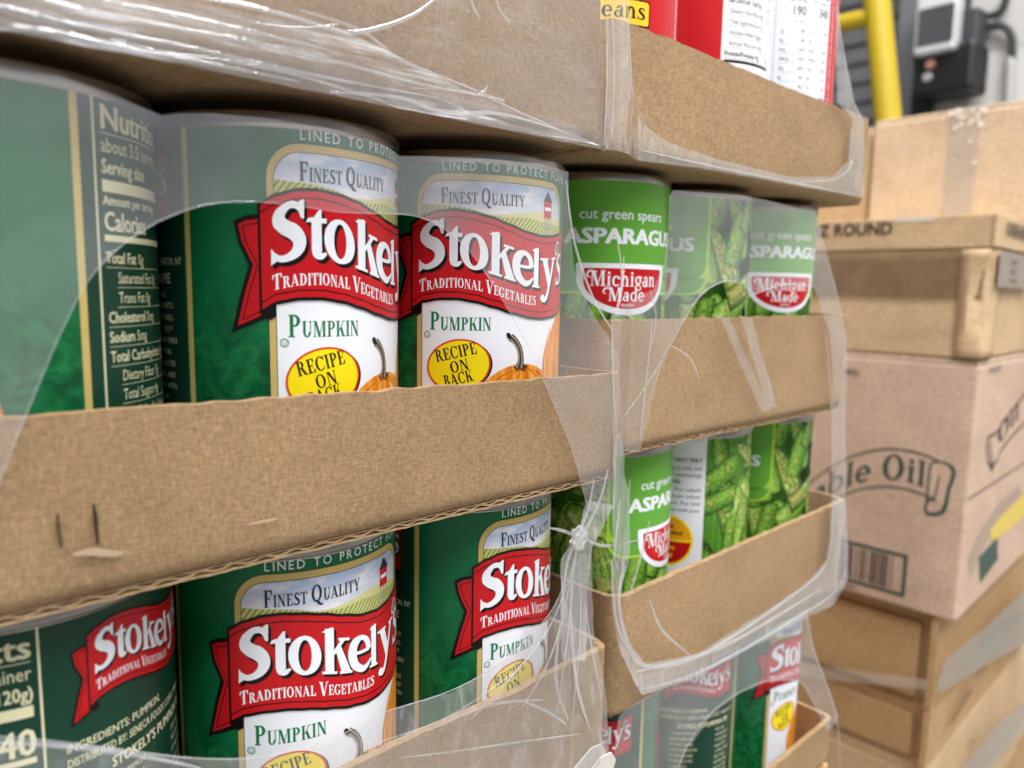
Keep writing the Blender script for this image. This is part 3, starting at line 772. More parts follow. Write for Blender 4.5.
GP = 'pumpkin cans'; GA = 'asparagus cans'; GB = 'bean cans'
make_can('pumpkin', RP, pumpkin_print(), 'green tin can', 'can', GP)
make_can('asparagus', RA, asparagus_print(), 'bright green tin can', 'can', GA)
make_can('beans', RA, beans_print(), 'red tin can', 'can', GB)

Z3, Z2, Z1, Z0 = 0.0, -0.115, -0.2290, -0.3420           # bottoms of the left trays
YP = .004 + .0058 + RP
XP = [-.1779, -.10604, -.03417, .03769]
# upper pumpkin row
lab = ['green pumpkin can at the far left end of the upper pumpkin row', 'green can in the upper pumpkin row turned to show its nutrition panel', 'middle can of the upper pumpkin row, right of the nutrition facts can', 'pumpkin can in the upper row right beside the first asparagus can']
for x, s0, lb in zip(XP, (-150, -86.2, -18.9, -40.5), lab): place_can('pumpkin', x, YP, Z2, s0, RP, lb, GP)
XP1 = [-.1761, -.1052, -.0344, .0364]
lab = ['green pumpkin can at the far left end of the lower pumpkin row', 'green can at lower left showing ingredients under a small red banner', 'pumpkin can in the lower row with its whole white front panel facing the aisle', 'pumpkin can at the right end of the lower row, partly behind hazy film']
for x, s0, lb in zip(XP1, (-120, -152.5, -30.2, -17.6), lab): place_can('pumpkin', x, YP, Z1, s0, RP, lb, GP).scale = (.985, .985, 1)
for x in XP: place_can('pumpkin', x, YP + 2 * RP + .001, Z2, random.uniform(-100, 100), RP, 'green pumpkin can in the second row behind the upper pumpkin cans', 'pumpkin cans of the upper second row')
for x in XP1: place_can('pumpkin', x, YP + 2 * RP + .001, Z1, random.uniform(-100, 100), RP, 'green pumpkin can in the second row behind the lower pumpkin cans', 'pumpkin cans of the lower second row').scale = (.985, .985, 1)
# right column
YR = 0.0118; YAs = YR + .0098 + RA; YRP = YR + .0098 + RP; Y3 = 0.0105
W2, W1, W0, W3 = -.1112, -.2258, -.3390, .0020           # bottoms of the right trays
XA2 = [.1180, .1868, .2556]
for x, s0, lb in zip(XA2, (-12.2, -55.7, -15.5), ['leftmost upper asparagus can, its red badge whole', 'middle asparagus can of the upper row, mostly a picture of spears', 'asparagus can at the right end of the upper row with a red badge']):
    place_can('asparagus', x, YAs, W2, s0, RA, lb, GA)
XA1 = [.1292, .1998, .2688]
for x, s0, lb in zip(XA1, (11.5, -158.8, -60.2), ['lower asparagus can whose green front and badge are cut off by the next can', 'asparagus can of the lower row with the white text panel', 'rightmost lower asparagus can, a single letter S on its green edge']):
    place_can('asparagus', x, YAs, W1, s0, RA, lb, GA)
for x in XA2: place_can('asparagus', x, YAs + 2 * RA + .001, W2, random.uniform(-100, 100), RA, 'asparagus can in the second row behind the upper asparagus cans', 'asparagus cans of the upper second row')
place_can('asparagus', XA1[0] - .002, YAs + 2 * RA + .001, W1, -60, RA, 'shaded asparagus can seen through the gap between the two stacks', GA)
for x in XA1[1:]: place_can('asparagus', x, YAs + 2 * RA + .001, W1, random.uniform(-100, 100), RA, 'asparagus can in the second row behind the lower asparagus cans', 'asparagus cans of the lower second row')
XP0 = [.1278, .2000, .2722]
for x, s0, lb in zip(XP0, (-204.5, -195, -20.4), ['pumpkin can low in the right stack, only its red banner end in view', 'pumpkin can low in the right stack showing its text side through film', 'pumpkin can at the low right end of the right stack with its white front panel']):
    place_can('pumpkin', x, YRP, W0, s0, RP, lb, GP)
Y3c = Y3 + .0098 + RA
for x, s0, lb in zip((.1167, .1935, .2622), (-20.9, -81.5, -124.5), ['red can with a yellow name plate in the top right tray', 'red can with a white panel of small print in the middle of the top tray', 'red can at the right end of the top tray with two columns of figures']):
    place_can('beans', x, Y3c, W3, s0, RA, lb, GB)

# ------------------------------------------------------------------ cardboard trays
def panel(pts, zb, zt, th=.0028, rb=.004, jag=.0004, seed=0, wob=.0):
    """upright sheet along the path pts (x, y); outer side to the right of the path; bottom edge rolled inwards"""
    b = MB(); N = len(pts); prof = [(0.0, rb * .9), (rb * .12, rb * .5), (rb * .35, rb * .2), (rb * .7, rb * .04), (rb * 1.05, 0.0)]
    nl = 10; nrm = []
    for i in range(N):
        a = pts[max(0, i - 1)]; c = pts[min(N - 1, i + 1)]; d = math.hypot(c[0] - a[0], c[1] - a[1]) or 1
        nrm.append(((c[1] - a[1]) / d, -(c[0] - a[0]) / d))
    O, I = [], []
    for i, (p, n) in enumerate(zip(pts, nrm)):
        h = zt(p[0]) if callable(zt) else zt
        h += jag * mnoise.noise(Vector((p[0] * 160, seed * 3.1, p[1] * 160))) * 1.6
        rows = [(zb + dz, ins) for dz, ins in prof] + [(zb + prof[-1][0] + (h - zb - prof[-1][0]) * k / nl, 0.0) for k in range(1, nl + 1)]
        for (z, ins) in rows:
            wv = wob * mnoise.noise(Vector((p[0] * 22, z * 22, seed)))
            O.append((p[0] - n[0] * (ins + wv), p[1] - n[1] * (ins + wv), z))
        for (z, ins) in rows:
            wv = wob * mnoise.noise(Vector((p[0] * 22, z * 22, seed)))
            I.append((p[0] - n[0] * (max(ins, 0) + wv + th), p[1] - n[1] * (max(ins, 0) + wv + th), z))
    M = len(prof) + nl
    fs = []; no = N * M
    for i in range(N - 1):
        for j in range(M - 1):
            q = (i * M + j, (i + 1) * M + j, (i + 1) * M + j + 1, i * M + j + 1)
            fs.append(q); fs.append(tuple(no + k for k in q[::-1]))
        fs.append((i * M + M - 1, (i + 1) * M + M - 1, no + (i + 1) * M + M - 1, no + i * M + M - 1))
        fs.append((i * M, no + i * M, no + (i + 1) * M, (i + 1) * M))
    for i in (0, N - 1):
        for j in range(M - 1):
            q = (i * M + j, i * M + j + 1, no + i * M + j + 1, no + i * M + j); fs.append(q if i == 0 else q[::-1])
    b.add(O + I, fs); return b
def flute(x0, x1, y0, y1, z1, th=.0019, per=.0078):
    """corrugated edge: two liners and the wave between"""
    b = MB(); n = int((x1 - x0) / .0006)
    def sheet(fz, t_):
        vs = []
        for i in range(n + 1):
            x = x0 + (x1 - x0) * i / n; z = fz(x)
            vs += [(x, y0 + .0004 * mnoise.noise(Vector((x * 300, 1, 2))), z + t_ / 2), (x, y1, z + t_ / 2), (x, y1, z - t_ / 2), (x, y0 + .0004 * mnoise.noise(Vector((x * 300, 1, 2))), z - t_ / 2)]
        fs = []
        for i in range(n):
            a = i * 4; c = a + 4
            for k in range(4): fs.append((a + k, a + (k + 1) % 4, c + (k + 1) % 4, c + k))
        fs += [(0, 3, 2, 1), (n * 4, n * 4 + 1, n * 4 + 2, n * 4 + 3)]
        b.add(vs, fs)
    w_ = lambda x, k=1.0: .00035 * mnoise.noise(Vector((x * 120, 5 * k, 1)))
    sheet(lambda x: z1 - th + w_(x, 2), .0005); sheet(lambda x: z1 - .0002, .0004)
    A_ = (th - .0009) / 2 * .75
    sheet(lambda x: z1 - th / 2 + A_ * math.sin(2 * PI * x / per), .0005)
    return b
def tray(x0, x1, y0, depth, zb, hf, label, group='cardboard trays', rc=.006, seed=1, edge=False, hs=None, cut_right=False, wob=.0006, mats=None):
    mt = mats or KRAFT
    root = empty('cardboard_tray', ((x0 + x1) / 2, y0 + depth / 2, zb), label, 'cardboard tray', group)
    inv = Matrix.Translation(-root.location)
    y1 = y0 + depth
    front = []
    for k in range(7):
        a = math.radians(180 + 90 * k / 6); front.append((x0 + rc + rc * math.cos(a), y0 + rc + rc * math.sin(a)))
    n = int((x1 - x0 - 2 * rc) / .0022)
    for k in range(1, n): front.append((x0 + rc + (x1 - x0 - 2 * rc) * k / n, y0))
    for k in range(7):
        a = math.radians(270 + 90 * k / 6); front.append((x1 - rc + rc * math.cos(a), y0 + rc + rc * math.sin(a)))
    zt = (lambda x: zb + (hf(x) if callable(hf) else hf))
    h0 = hs or (hf((x0 + x1) / 2) if callable(hf) else hf)
    parts = [panel(front, zb, zt, seed=seed, wob=wob).build('front_panel', mt, root, smooth=True)]
    lp = [(x0, y1 - (depth - rc) * k / 16) for k in range(17)]
    parts.append(panel(lp, zb, zt(x0), th=.002, seed=seed + 5).build('side_panel', mt, root, smooth=True))
    rp = [(x1, y0 + rc + (depth - rc) * k / 16) for k in range(17)]
    parts.append(panel(rp, zb, zt(x1), th=.002, seed=seed + 7).build('side_panel', mt, root, smooth=True))
    bp = [(x1 - (x1 - x0) * k / 16, y1) for k in range(17)]
    parts.append(panel(bp, zb, zb + h0, seed=seed + 9).build('back_panel', mt, root, smooth=True))
    b = MB(); b.box((x0 + .003, y0 + .003, zb + .0002), (x1 - .003, y1 - .003, zb + .0013)); parts.append(b.build('base_panel', mt, root))
    if edge: parts.append(flute(x0 + .004, x1 - .003, y0 + .0016, y0 + .0070, zb + .0004).build('corrugated_edge', KRAFT_IN, root))
    for o in parts: o.matrix_parent_inverse = inv
    if edge: parts[5].parent = parts[4]; parts[5].matrix_parent_inverse = Matrix.Identity(4)      # the cut edge belongs to the base
    return root
DL = 4 * RP + .018; DR = 4 * RA + .020
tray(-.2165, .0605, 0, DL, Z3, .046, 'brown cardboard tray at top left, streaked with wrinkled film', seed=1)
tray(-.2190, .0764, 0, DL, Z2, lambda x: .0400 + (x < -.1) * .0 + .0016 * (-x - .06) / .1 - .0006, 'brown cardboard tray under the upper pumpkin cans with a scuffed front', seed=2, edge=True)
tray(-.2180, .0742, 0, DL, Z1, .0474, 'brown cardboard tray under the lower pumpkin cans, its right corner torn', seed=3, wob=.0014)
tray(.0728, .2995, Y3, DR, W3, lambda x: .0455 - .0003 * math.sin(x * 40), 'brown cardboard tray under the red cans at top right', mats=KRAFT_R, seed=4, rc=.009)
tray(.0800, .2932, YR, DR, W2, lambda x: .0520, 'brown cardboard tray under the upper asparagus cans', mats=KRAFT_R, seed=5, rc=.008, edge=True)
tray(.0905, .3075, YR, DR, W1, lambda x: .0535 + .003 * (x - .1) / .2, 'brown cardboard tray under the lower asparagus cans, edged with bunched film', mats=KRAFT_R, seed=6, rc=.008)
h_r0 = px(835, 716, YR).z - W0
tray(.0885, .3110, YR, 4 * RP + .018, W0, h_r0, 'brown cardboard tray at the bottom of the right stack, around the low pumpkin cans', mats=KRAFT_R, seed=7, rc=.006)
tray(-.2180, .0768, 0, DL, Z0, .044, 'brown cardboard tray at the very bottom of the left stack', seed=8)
XL0 = XP
for x in XL0: place_can('pumpkin', x, YP, Z0, random.uniform(-60, 0), RP, 'green pumpkin can in the bottom tray of the left stack', 'pumpkin cans of the bottom left tray')

t2 = [o for o in bpy.data.objects if o.get('label', '').startswith('brown cardboard tray under the upper pumpkin')][0]
for P, c_, y_ in (([(56, 512, .5), (57, 528, .9), (60, 546, .6)], srgb(84, 66, 46), -.0011), ([(92, 503, .5), (94, 520, .9), (96, 543, .5)], srgb(48, 38, 30), -.0011), ([(72, 553, .6), (90, 550, 1.6), (110, 552, 1.4), (122, 551, .5)], srgb(178, 156, 130), -.0011), ([(245, 523, .3), (262, 520, .7), (276, 517, .3)], srgb(184, 160, 130), -.0011)):
    A = Art(); A.polys(stroke([(px(u, v, 0).x * 1000, px(u, v, 0).z * 1000, w2) for u, v, w2 in P]), mat('scuff_%d' % P[0][0], c_, .9), 0)
    o = A.plane('scuff_mark', (0, y_, 0), (1, 0, 0), (0, 0, 1), None); o.parent = [c for c in t2.children if c.name.startswith('front_panel')][0]

# torn white-faced card poking out under the lower left tray
b = MB()
P = [px(u, v, -.0016) for u, v in [(572, 772), (592, 748), (602, 744), (606, 751), (600, 772)]]
def slab(b, P, d, mi=0):
    n = len(P); b.add([tuple(p) for p in P] + [(p[0] + d[0], p[1] + d[1], p[2] + d[2]) for p in P], [tuple(range(n)), tuple(range(2 * n - 1, n - 1, -1))] + [(i, i + n, (i + 1) % n + n, (i + 1) % n) for i in range(n)], mi)
slab(b, P, (0, .0006, 0))
P2 = [Vector((p.x + .0012, p.y - .004, p.z - .002)) for p in P]; slab(b, P2, (0, .0006, 0))
tc = b.build('torn_card', mat('white_card', srgb(206, 202, 196), .6))
tag(tc, 'torn white-faced card flap poking out under the lower left tray corner', 'card')

# ------------------------------------------------------------------ stretch film
def film_mat(name, base, streak, tint=(0.86, 0.88, 0.93, 1), rough=0.3, sv=(60, 60, 420), rot=(0, 0, 0), bump=0.6, gloss=0.10):
    mt = bpy.data.materials.new(name); mt.use_nodes = True; t = NT(mt); tr = t.t
    out = tr.nodes['Material Output']; b = t.b
    b.inputs['Base Color'].default_value = tint; b.inputs['Roughness'].default_value = rough
    f1 = t.noise(t.coord(sv, rot=rot), 1.0, 5, 0.6, 0.8); f2 = t.noise(t.coord((26, 26, 34)), 1.0, 3)
    st = t.ramp(f1, [(0.52, (0, 0, 0, 1)), (0.78, (1, 1, 1, 1))])
    st2 = t.ramp(f2, [(0.35, (.7, .7, .7, 1)), (0.7, (1.15, 1.15, 1.15, 1))])
    m1 = t.n('ShaderNodeMath', operation='MULTIPLY', i_1=streak); t.l(st, m1.inputs[0])
    m2 = t.n('ShaderNodeMath', operation='MULTIPLY', i_1=base); t.l(st2, m2.inputs[0])
    m3 = t.n('ShaderNodeMath', operation='ADD'); m3.use_clamp = True; t.l(m1.outputs[0], m3.inputs[0]); t.l(m2.outputs[0], m3.inputs[1])
    tp = t.n('ShaderNodeBsdfTransparent'); mx = t.n('ShaderNodeMixShader')
    t.l(m3.outputs[0], mx.inputs[0]); t.l(tp.outputs[0], mx.inputs[1]); t.l(b.outputs[0], mx.inputs[2])
    gl = t.n('ShaderNodeBsdfGlossy', i_Roughness=0.12); lw = t.n('ShaderNodeLayerWeight', i_Blend=0.25)
    m4 = t.n('ShaderNodeMath', operation='MULTIPLY', i_1=gloss * 2.5); t.l(lw.outputs['Facing'], m4.inputs[0])
    m5 = t.n('ShaderNodeMath', operation='ADD', i_1=gloss * .4); m5.use_clamp = True; t.l(m4.outputs[0], m5.inputs[0])
    mx2 = t.n('ShaderNodeMixShader'); t.l(m5.outputs[0], mx2.inputs[0]); t.l(mx.outputs[0], mx2.inputs[1]); t.l(gl.outputs[0], mx2.inputs[2])
    bp = t.bump(t.noise(t.coord((sv[0] * .5, sv[1] * .5, sv[2] * .5), rot=rot), 1.0, 4, .55, 1.0), bump, .0015)
    t.l(bp, gl.inputs['Normal']); t.l(bp, b.inputs['Normal'])
    t.l(mx2.outputs[0], out.inputs['Surface'])
    return mt
FILM = film_mat('film_haze', 0.125, 0.03, sv=(30, 30, 60), bump=.25)
FILM_W = film_mat('film_wrinkled', 0.12, 0.80, sv=(26, 40, 330), rot=(0, -.22, 0), bump=1.0, gloss=.14)
FILM_C = film_mat('film_crinkled', 0.07, 0.26, sv=(170, 80, 60), rot=(0, .5, 0), bump=1.0, gloss=.26)
FILM_D = film_mat('film_bunched', 0.24, 0.34, sv=(300, 100, 40), bump=1.0, gloss=.22)
FILM_E = film_mat('film_edge', 0.20, 0.14, sv=(100, 100, 100), bump=.4, gloss=.2)
WRAP = empty('stretch_film', (.05, 0, Z1), 'clear torn stretch film wrapped round both stacks of canned goods', 'stretch film')
WINV = Matrix.Translation(-WRAP.location)
def ysurf(x):
    a = min(1, max(0, (x - .062) / .03)); a = a * a * (3 - 2 * a)
    return -.0035 + a * .0115
def to_film(u, v, dy=0.0):
    y = -.0035
    for _ in range(12):
        p = px(u, v, y + dy); y = ysurf(p.x)
    p = px(u, v, y + dy); return p
def sheet(poly, mt, dy=0.0, amp=.0012, seed=0, step=.004, holes=(), name='film_sheet', fine=.0003, outline=None):
    W_ = [to_film(u, v, dy) for u, v in poly]; Hs = [[to_film(u, v, dy) for u, v in h] for h in holes]
    loops = [[Vector((p.x, p.z, 0)) for p in W_]] + [[Vector((p.x, p.z, 0)) for p in h] for h in Hs]
    flat = [(p.x, p.z) for l in ([W_] + Hs) for p in l]
    idx = {}; V = []; b = MB()
    def vid(q):
        k = (round(q[0], 6), round(q[1], 6))
        if k not in idx:
            idx[k] = len(V); x, z = q
            n1 = mnoise.noise(Vector((x * 30, z * 30, seed))); n2 = mnoise.noise(Vector((x * 190 + z * 60, z * 90, seed + 4)))
            V.append((x, ysurf(x) + dy + amp * (n1 - .25) + fine * n2, z))
        return idx[k]
    for t_ in tessellate_polygon(loops):
        for q in slice_axis([flat[i] for i in t_], 0, step):
            for r_ in slice_axis(q, 1, step):
                f = [vid(p) for p in r_]; g = []
                for i in f:
                    if i not in g: g.append(i)
                if len(g) >= 3: b.f.append(g); b.m.append(0)
    b.v = V
    o = b.build(name, mt, WRAP, smooth=False)
    bm = bmesh.new(); bm.from_mesh(o.data); bmesh.ops.remove_doubles(bm, verts=bm.verts, dist=1e-5)
    for fc in bm.faces: fc.smooth = True
    bm.to_mesh(o.data); bm.free()
    o.matrix_parent_inverse = WINV
    return o
def strand(pts, r, mt=None, dy=-.001, flat=.5, name='film_fold', n=6, taper=True):
    P = catmull(pts, n); W_ = [to_film(u, v, dy) for u, v in P]
    b = MB(); b.tube(W_, (lambda t: r * (.25 + .75 * math.sin(PI * min(1, max(0, .06 + t * .9))))) if taper else r, 7, flat=flat)
    o = b.build(name, mt or FILM_E, WRAP, smooth=True); o.matrix_parent_inverse = WINV; return o

# upper left: hazy skirt hanging from the top tray over the pumpkin cans, torn in an arc
ARC = [(-230, 720), (-90, 640), (-30, 560), (0, 480), (30, 405), (60, 335), (88, 281), (120, 247), (156, 223), (190, 209), (219, 203), (260, 202), (300, 206), (340, 212), (392, 214), (415, 216), (440, 226), (470, 252), (500, 296), (530, 350), (552, 400), (572, 450), (588, 510)]
sheet([(-230, 40), (-30, 62), (0, 68), (60, 78), (110, 95), (160, 116), (180, 114), (210, 114), (260, 118), (330, 128), (385, 145), (400, 156), (430, 156), (490, 159), (540, 164), (567, 172), (568, 215), (574, 270), (592, 312), (618, 356), (622, 474), (612, 508)] + ARC[::-1], FILM, dy=-.0008, seed=1)
strand(ARC, .00011, taper=False, dy=-.0008)
# top tray: wrinkled film along its lower half
sheet([(-230, -160), (60, -60), (440, -40), (606, -40), (603, 150), (400, 109), (200, 69), (0, 30), (-230, -20)], film_mat('film_tight', .10, .16, sv=(40, 40, 120), rot=(0, -.2, 0), bump=.5, gloss=.12), dy=-.0004, amp=.0006, seed=2)
sheet([(-230, -20), (-230, -100), (60, -20), (150, -5), (255, 16), (330, 26), (400, 58), (470, 92), (540, 120), (600, 146), (500, 128), (400, 109), (300, 89), (200, 68), (90, 48), (0, 30)], FILM_W, dy=-.0012, amp=.0018, seed=3, fine=.0009, step=.003)
rr = random.Random(5)
for a in [[(-20, 0), (80, 26), (180, 46), (260, 64), (360, 84), (440, 98)], [(-10, -18), (60, 4), (150, 24), (240, 40), (330, 60), (420, 84), (505, 100)], [(100, 0), (180, 16), (250, 32), (330, 50)],
          [(190, -4), (280, 14), (340, 32), (380, 28), (415, 14), (440, -6)], [(300, 10), (360, 30), (400, 60), (450, 80), (505, 102)], [(-20, 30), (40, 30), (120, 48), (200, 62), (300, 82)],
          [(410, 88), (470, 92), (520, 112), (580, 140)], [(150, 52), (220, 60), (300, 76), (390, 104)], [(330, 92), (400, 98), (440, 112), (500, 114), (560, 130)], [(465, 92), (480, 95), (488, 85)], [(140, -10), (230, 2), (320, 24)], [(250, 22), (300, 28), (340, 24)],
          [(470, -6), (474, 8), (480, 18)], [(495, -5), (500, 10), (510, 22)]]:
    strand(a, rr.uniform(.00022, .0006), FILM_E, dy=-.0016, flat=.35)
# curtain between the stacks and bunched rope with its knot
sheet([(588, 500), (612, 505), (606, 520), (592, 548), (586, 600), (584, 660), (562, 660), (558, 600), (562, 560), (578, 530)], FILM_D, dy=-.001, amp=.002, fine=.001, step=.002, seed=8)
for a in [[(608, 470), (600, 500), (586, 530), (578, 545), (572, 580), (568, 640)], [(594, 480), (588, 510), (576, 540), (566, 570), (560, 640)], [(560, 620), (556, 680), (568, 720)], [(570, 600), (576, 680), (590, 730)]]:
    strand(a, .0008, FILM_E, dy=-.0016)
b = MB(); k0 = to_film(580, 538, -.003); n = 14
vs = []
for i in range(n + 1):
    for j in range(n):
        th = PI * i / n; ph = 2 * PI * j / n
        d = Vector((math.sin(th) * math.cos(ph), math.sin(th) * math.sin(ph), math.cos(th)))
        rad = .0030 * (1 + .55 * mnoise.noise(d * 2.7))
        vs.append(k0 + Vector((d.x * rad * 1.2, d.y * rad * .7, d.z * rad * 1.25)))
b.add(vs, [(i * n + j, i * n + (j + 1) % n, (i + 1) * n + (j + 1) % n, (i + 1) * n + j) for i in range(n) for j in range(n)])
o = b.build('film_knot', FILM_D, WRAP, smooth=True); o.matrix_parent_inverse = WINV
strand([(586, 540), (606, 546), (640, 540)], .0006, FILM_E); strand([(550, 528), (566, 532), (580, 540)], .0006, FILM_E)
# lower left: film drawn up to the rope over the lower tray
LOW = [(-230, 712), (-30, 734), (40, 740), (110, 748), (190, 758), (260, 757), (330, 740), (380, 714), (450, 691), (504, 660), (547, 617), (566, 580), (578, 552)]
sheet(LOW + [(590, 556), (592, 620), (604, 680), (607, 740), (606, 800), (-230, 800)], FILM_C, dy=-.0012, amp=.0022, fine=.0009, step=.003, seed=12)
strand(LOW, .0002, FILM_E, taper=False, dy=-.0012)
for a in [[(574, 560), (562, 620), (545, 670), (520, 710)], [(572, 570), (548, 630), (500, 690), (470, 720)], [(580, 560), (580, 640), (572, 720)], [(576, 560), (566, 650), (556, 720)], [(400, 758), (450, 752), (520, 742), (580, 734)], [(520, 700), (548, 712), (566, 724)], [(430, 730), (490, 705), (545, 700)], [(584, 600), (594, 660), (602, 700)], [(-20, 742), (60, 746), (140, 756), (200, 768)], [(380, 742), (450, 716), (520, 668)]]:
    strand(a, rr.uniform(.0003, .0006), FILM_E, dy=-.002, flat=.4)
# right stack, top tray
sheet([(606, -10), (628, -10), (629, 40), (632, 90), (642, 122), (668, 142), (720, 160), (790, 177), (832, 176), (848, 160), (852, 118), (836, 102), (836, -10), (842, 40), (853, 100), (863, 122), (864, 196), (820, 190), (700, 168), (625, 153), (604, 149)], FILM_C, dy=-.001, amp=.0008, seed=20, step=.003)
for a in [[(628, -5), (629, 40), (633, 92), (645, 124)], [(612, 10), (614, 70), (612, 140)], [(606, 5), (607, 80), (604, 146)], [(640, 150), (720, 168), (800, 184), (862, 197)], [(838, 20), (853, 100), (863, 124), (864, 190)], [(850, 130), (852, 160), (838, 178), (800, 182)]]:
    strand(a, .0005, FILM_E, dy=-.0014)
# over the upper asparagus cans
sheet([(669, 196), (674, 190), (746, 196), (816, 212), (821, 235), (838, 300), (846, 335), (845, 525), (831, 525), (833, 420), (828, 330), (813, 287), (790, 284), (765, 290), (749, 297), (742, 284), (725, 281), (705, 291), (690, 310), (680, 327), (668, 350), (656, 382), (646, 425), (640, 452), (612, 455), (611, 312), (630, 300), (652, 290), (664, 262), (668, 230)], FILM, dy=-.0008, amp=.0016, seed=22, step=.003)
for a in [[(813, 287), (790, 284), (765, 290), (749, 297)], [(742, 284), (725, 281), (705, 291), (690, 310), (668, 350)], [(819, 225), (838, 300), (846, 340)], [(826, 330), (832, 420), (832, 520)], [(622, 420), (655, 372), (668, 346)], [(612, 320), (613, 380), (617, 440)], [(652, 318), (650, 345), (644, 400), (640, 440)], [(616, 230), (622, 280), (614, 318)], [(670, 345), (690, 358), (700, 380)], [(566, 180), (574, 240), (592, 295), (612, 330)],
          [(624, 255), (622, 290), (616, 318)], [(650, 290), (656, 316), (652, 345)], [(844, 340), (843, 430), (845, 520)]]:
    strand(a, rr.uniform(.0003, .0006), FILM_E, dy=-.0014, flat=.4)
for pz in ([(720, 318), (729, 318), (770, 410), (762, 412)], [(741, 318), (752, 318), (776, 406), (768, 410)]):
    sheet(pz, FILM_C, dy=-.0012, seed=25, step=.003, amp=.0004)
# around the lower asparagus tray: open window edged with bunched film
sheet([(613, 436), (619, 432), (623, 462), (628, 500), (626, 560), (620, 600), (627, 640), (645, 664), (700, 652), (800, 588), (826, 560), (833, 500), (846, 500), (846, 578), (832, 604), (700, 676), (640, 694), (616, 640), (612, 560), (611, 480)], FILM_D, dy=-.001, amp=.0016, seed=30, step=.0025, fine=.0008)
for a in [[(630, 480), (624, 560), (619, 600), (627, 640), (645, 666), (700, 656), (800, 590), (828, 558), (834, 500)], [(640, 690), (700, 672), (790, 622), (842, 582), (846, 520)], [(636, 672), (720, 648), (820, 590)], [(612, 560), (616, 620), (634, 660)], [(620, 500), (614, 560)], [(650, 600), (662, 630), (690, 655)], [(650, 520), (640, 560), (628, 600)]]:
    strand(a, rr.uniform(.0006, .0010), FILM_E, dy=-.0018, flat=.5)
# haze over the low cans of the right stack
sheet([(618, 716), (640, 698), (806, 608), (814, 650), (838, 716), (828, 730), (812, 700), (800, 682), (770, 680), (740, 692), (710, 714), (685, 750), (672, 790), (612, 790)], FILM, dy=-.001, amp=.0012, seed=33)
strand([(838, 716), (828, 728), (812, 700), (800, 682), (770, 680), (740, 692), (710, 714), (685, 750), (672, 790)], .0003, FILM_E, taper=False, dy=-.001)
strand([(806, 610), (814, 650), (836, 714), (840, 768)], .0005, FILM_E)

# ------------------------------------------------------------------ rest of our pallet load and its wooden pallet
CTN = kraft('kraft_carton', srgb(196, 158, 112), .6)
def carton(x0, x1, y0, y1, z0, z1, label, group, mt=CTN, rot=0.0, pivot=None, tape=True):
    cx, cy = (x0 + x1) / 2, (y0 + y1) / 2
    root = empty('cardboard_box', (cx, cy, z0), label, 'cardboard box', group)
    hx, hy, h = (x1 - x0) / 2, (y1 - y0) / 2, z1 - z0
    b = MB(); b.box((-hx, -hy, 0), (hx, hy, h - .004)); b.build('box_body', mt, root, bevel=.003)
    b = MB(); g = .0015
    b.box((-hx + .001, -hy + .001, h - .0042), (hx - .001, -g, h)); b.box((-hx + .001, g, h - .0042), (hx - .001, hy - .001, h)); b.build('top_flap', mt, root, bevel=.001)
    if rot:
        pv = Vector(pivot); d = Vector((cx, cy, 0)) - pv; c, s_ = math.cos(rot), math.sin(rot)
        root.location = (pv.x + d.x * c - d.y * s_, pv.y + d.x * s_ + d.y * c, z0); root.rotation_euler = (0, 0, rot)
    return root
def wood(name):
    mt = mat(name, srgb(176, 138, 92), .75); t = NT(mt)
    f = t.noise(t.coord((8, 90, 90)), 1.0, 5); t.l(t.ramp(f, [(0.3, srgb(146, 108, 66)), (0.7, srgb(198, 160, 112))]), t.b.inputs['Base Color']); return mt
WOOD = wood('pallet_wood')
def pallet(x0, x1, y0, y1, z0, label):
    root = empty('wooden_pallet', ((x0 + x1) / 2, (y0 + y1) / 2, z0), label, 'pallet', 'wooden pallets')
    ox, oy = root.location.x, root.location.y
    for k in range(3):
        b = MB(); x = x0 + (x1 - x0 - .04) * k / 2 - ox; b.box((x, y0 - oy, .018), (x + .04, y1 - oy, .112)); b.build('stringer', WOOD, root)
    for k in range(7):
        b = MB(); y = y0 + (y1 - y0 - .09) * k / 6 - oy; b.box((x0 - ox, y, .112), (x1 - ox, y + .09, .130)); b.build('deck_board', WOOD, root)
    for k in range(3):
        b = MB(); y = y0 + (y1 - y0 - .09) * k / 2 - oy; b.box((x0 - ox, y, 0), (x1 - ox, y + .09, .018)); b.build('bottom_board', WOOD, root)
FLOOR = -1.02
pallet(-.60, .32, -.005, .90, FLOOR, 'wooden pallet under the stacks of canned goods')
zt = Z0 - .0005
carton(-.24, .035, .003, .40, FLOOR + .131, zt, 'plain brown box under the left stack of trays', 'boxes under the canned goods')
carton(.04, .312, .012, .40, FLOOR + .131, zt, 'plain brown box under the right stack of trays', 'boxes under the canned goods')
carton(-.24, .035, DL + .01, .50, zt + .001, .10, 'plain brown box behind the left stack of trays', 'boxes behind the canned goods')
carton(.075, .300, YR + DL + .008, .50, zt + .001, .10, 'plain brown box behind the right stack of trays', 'boxes behind the canned goods')

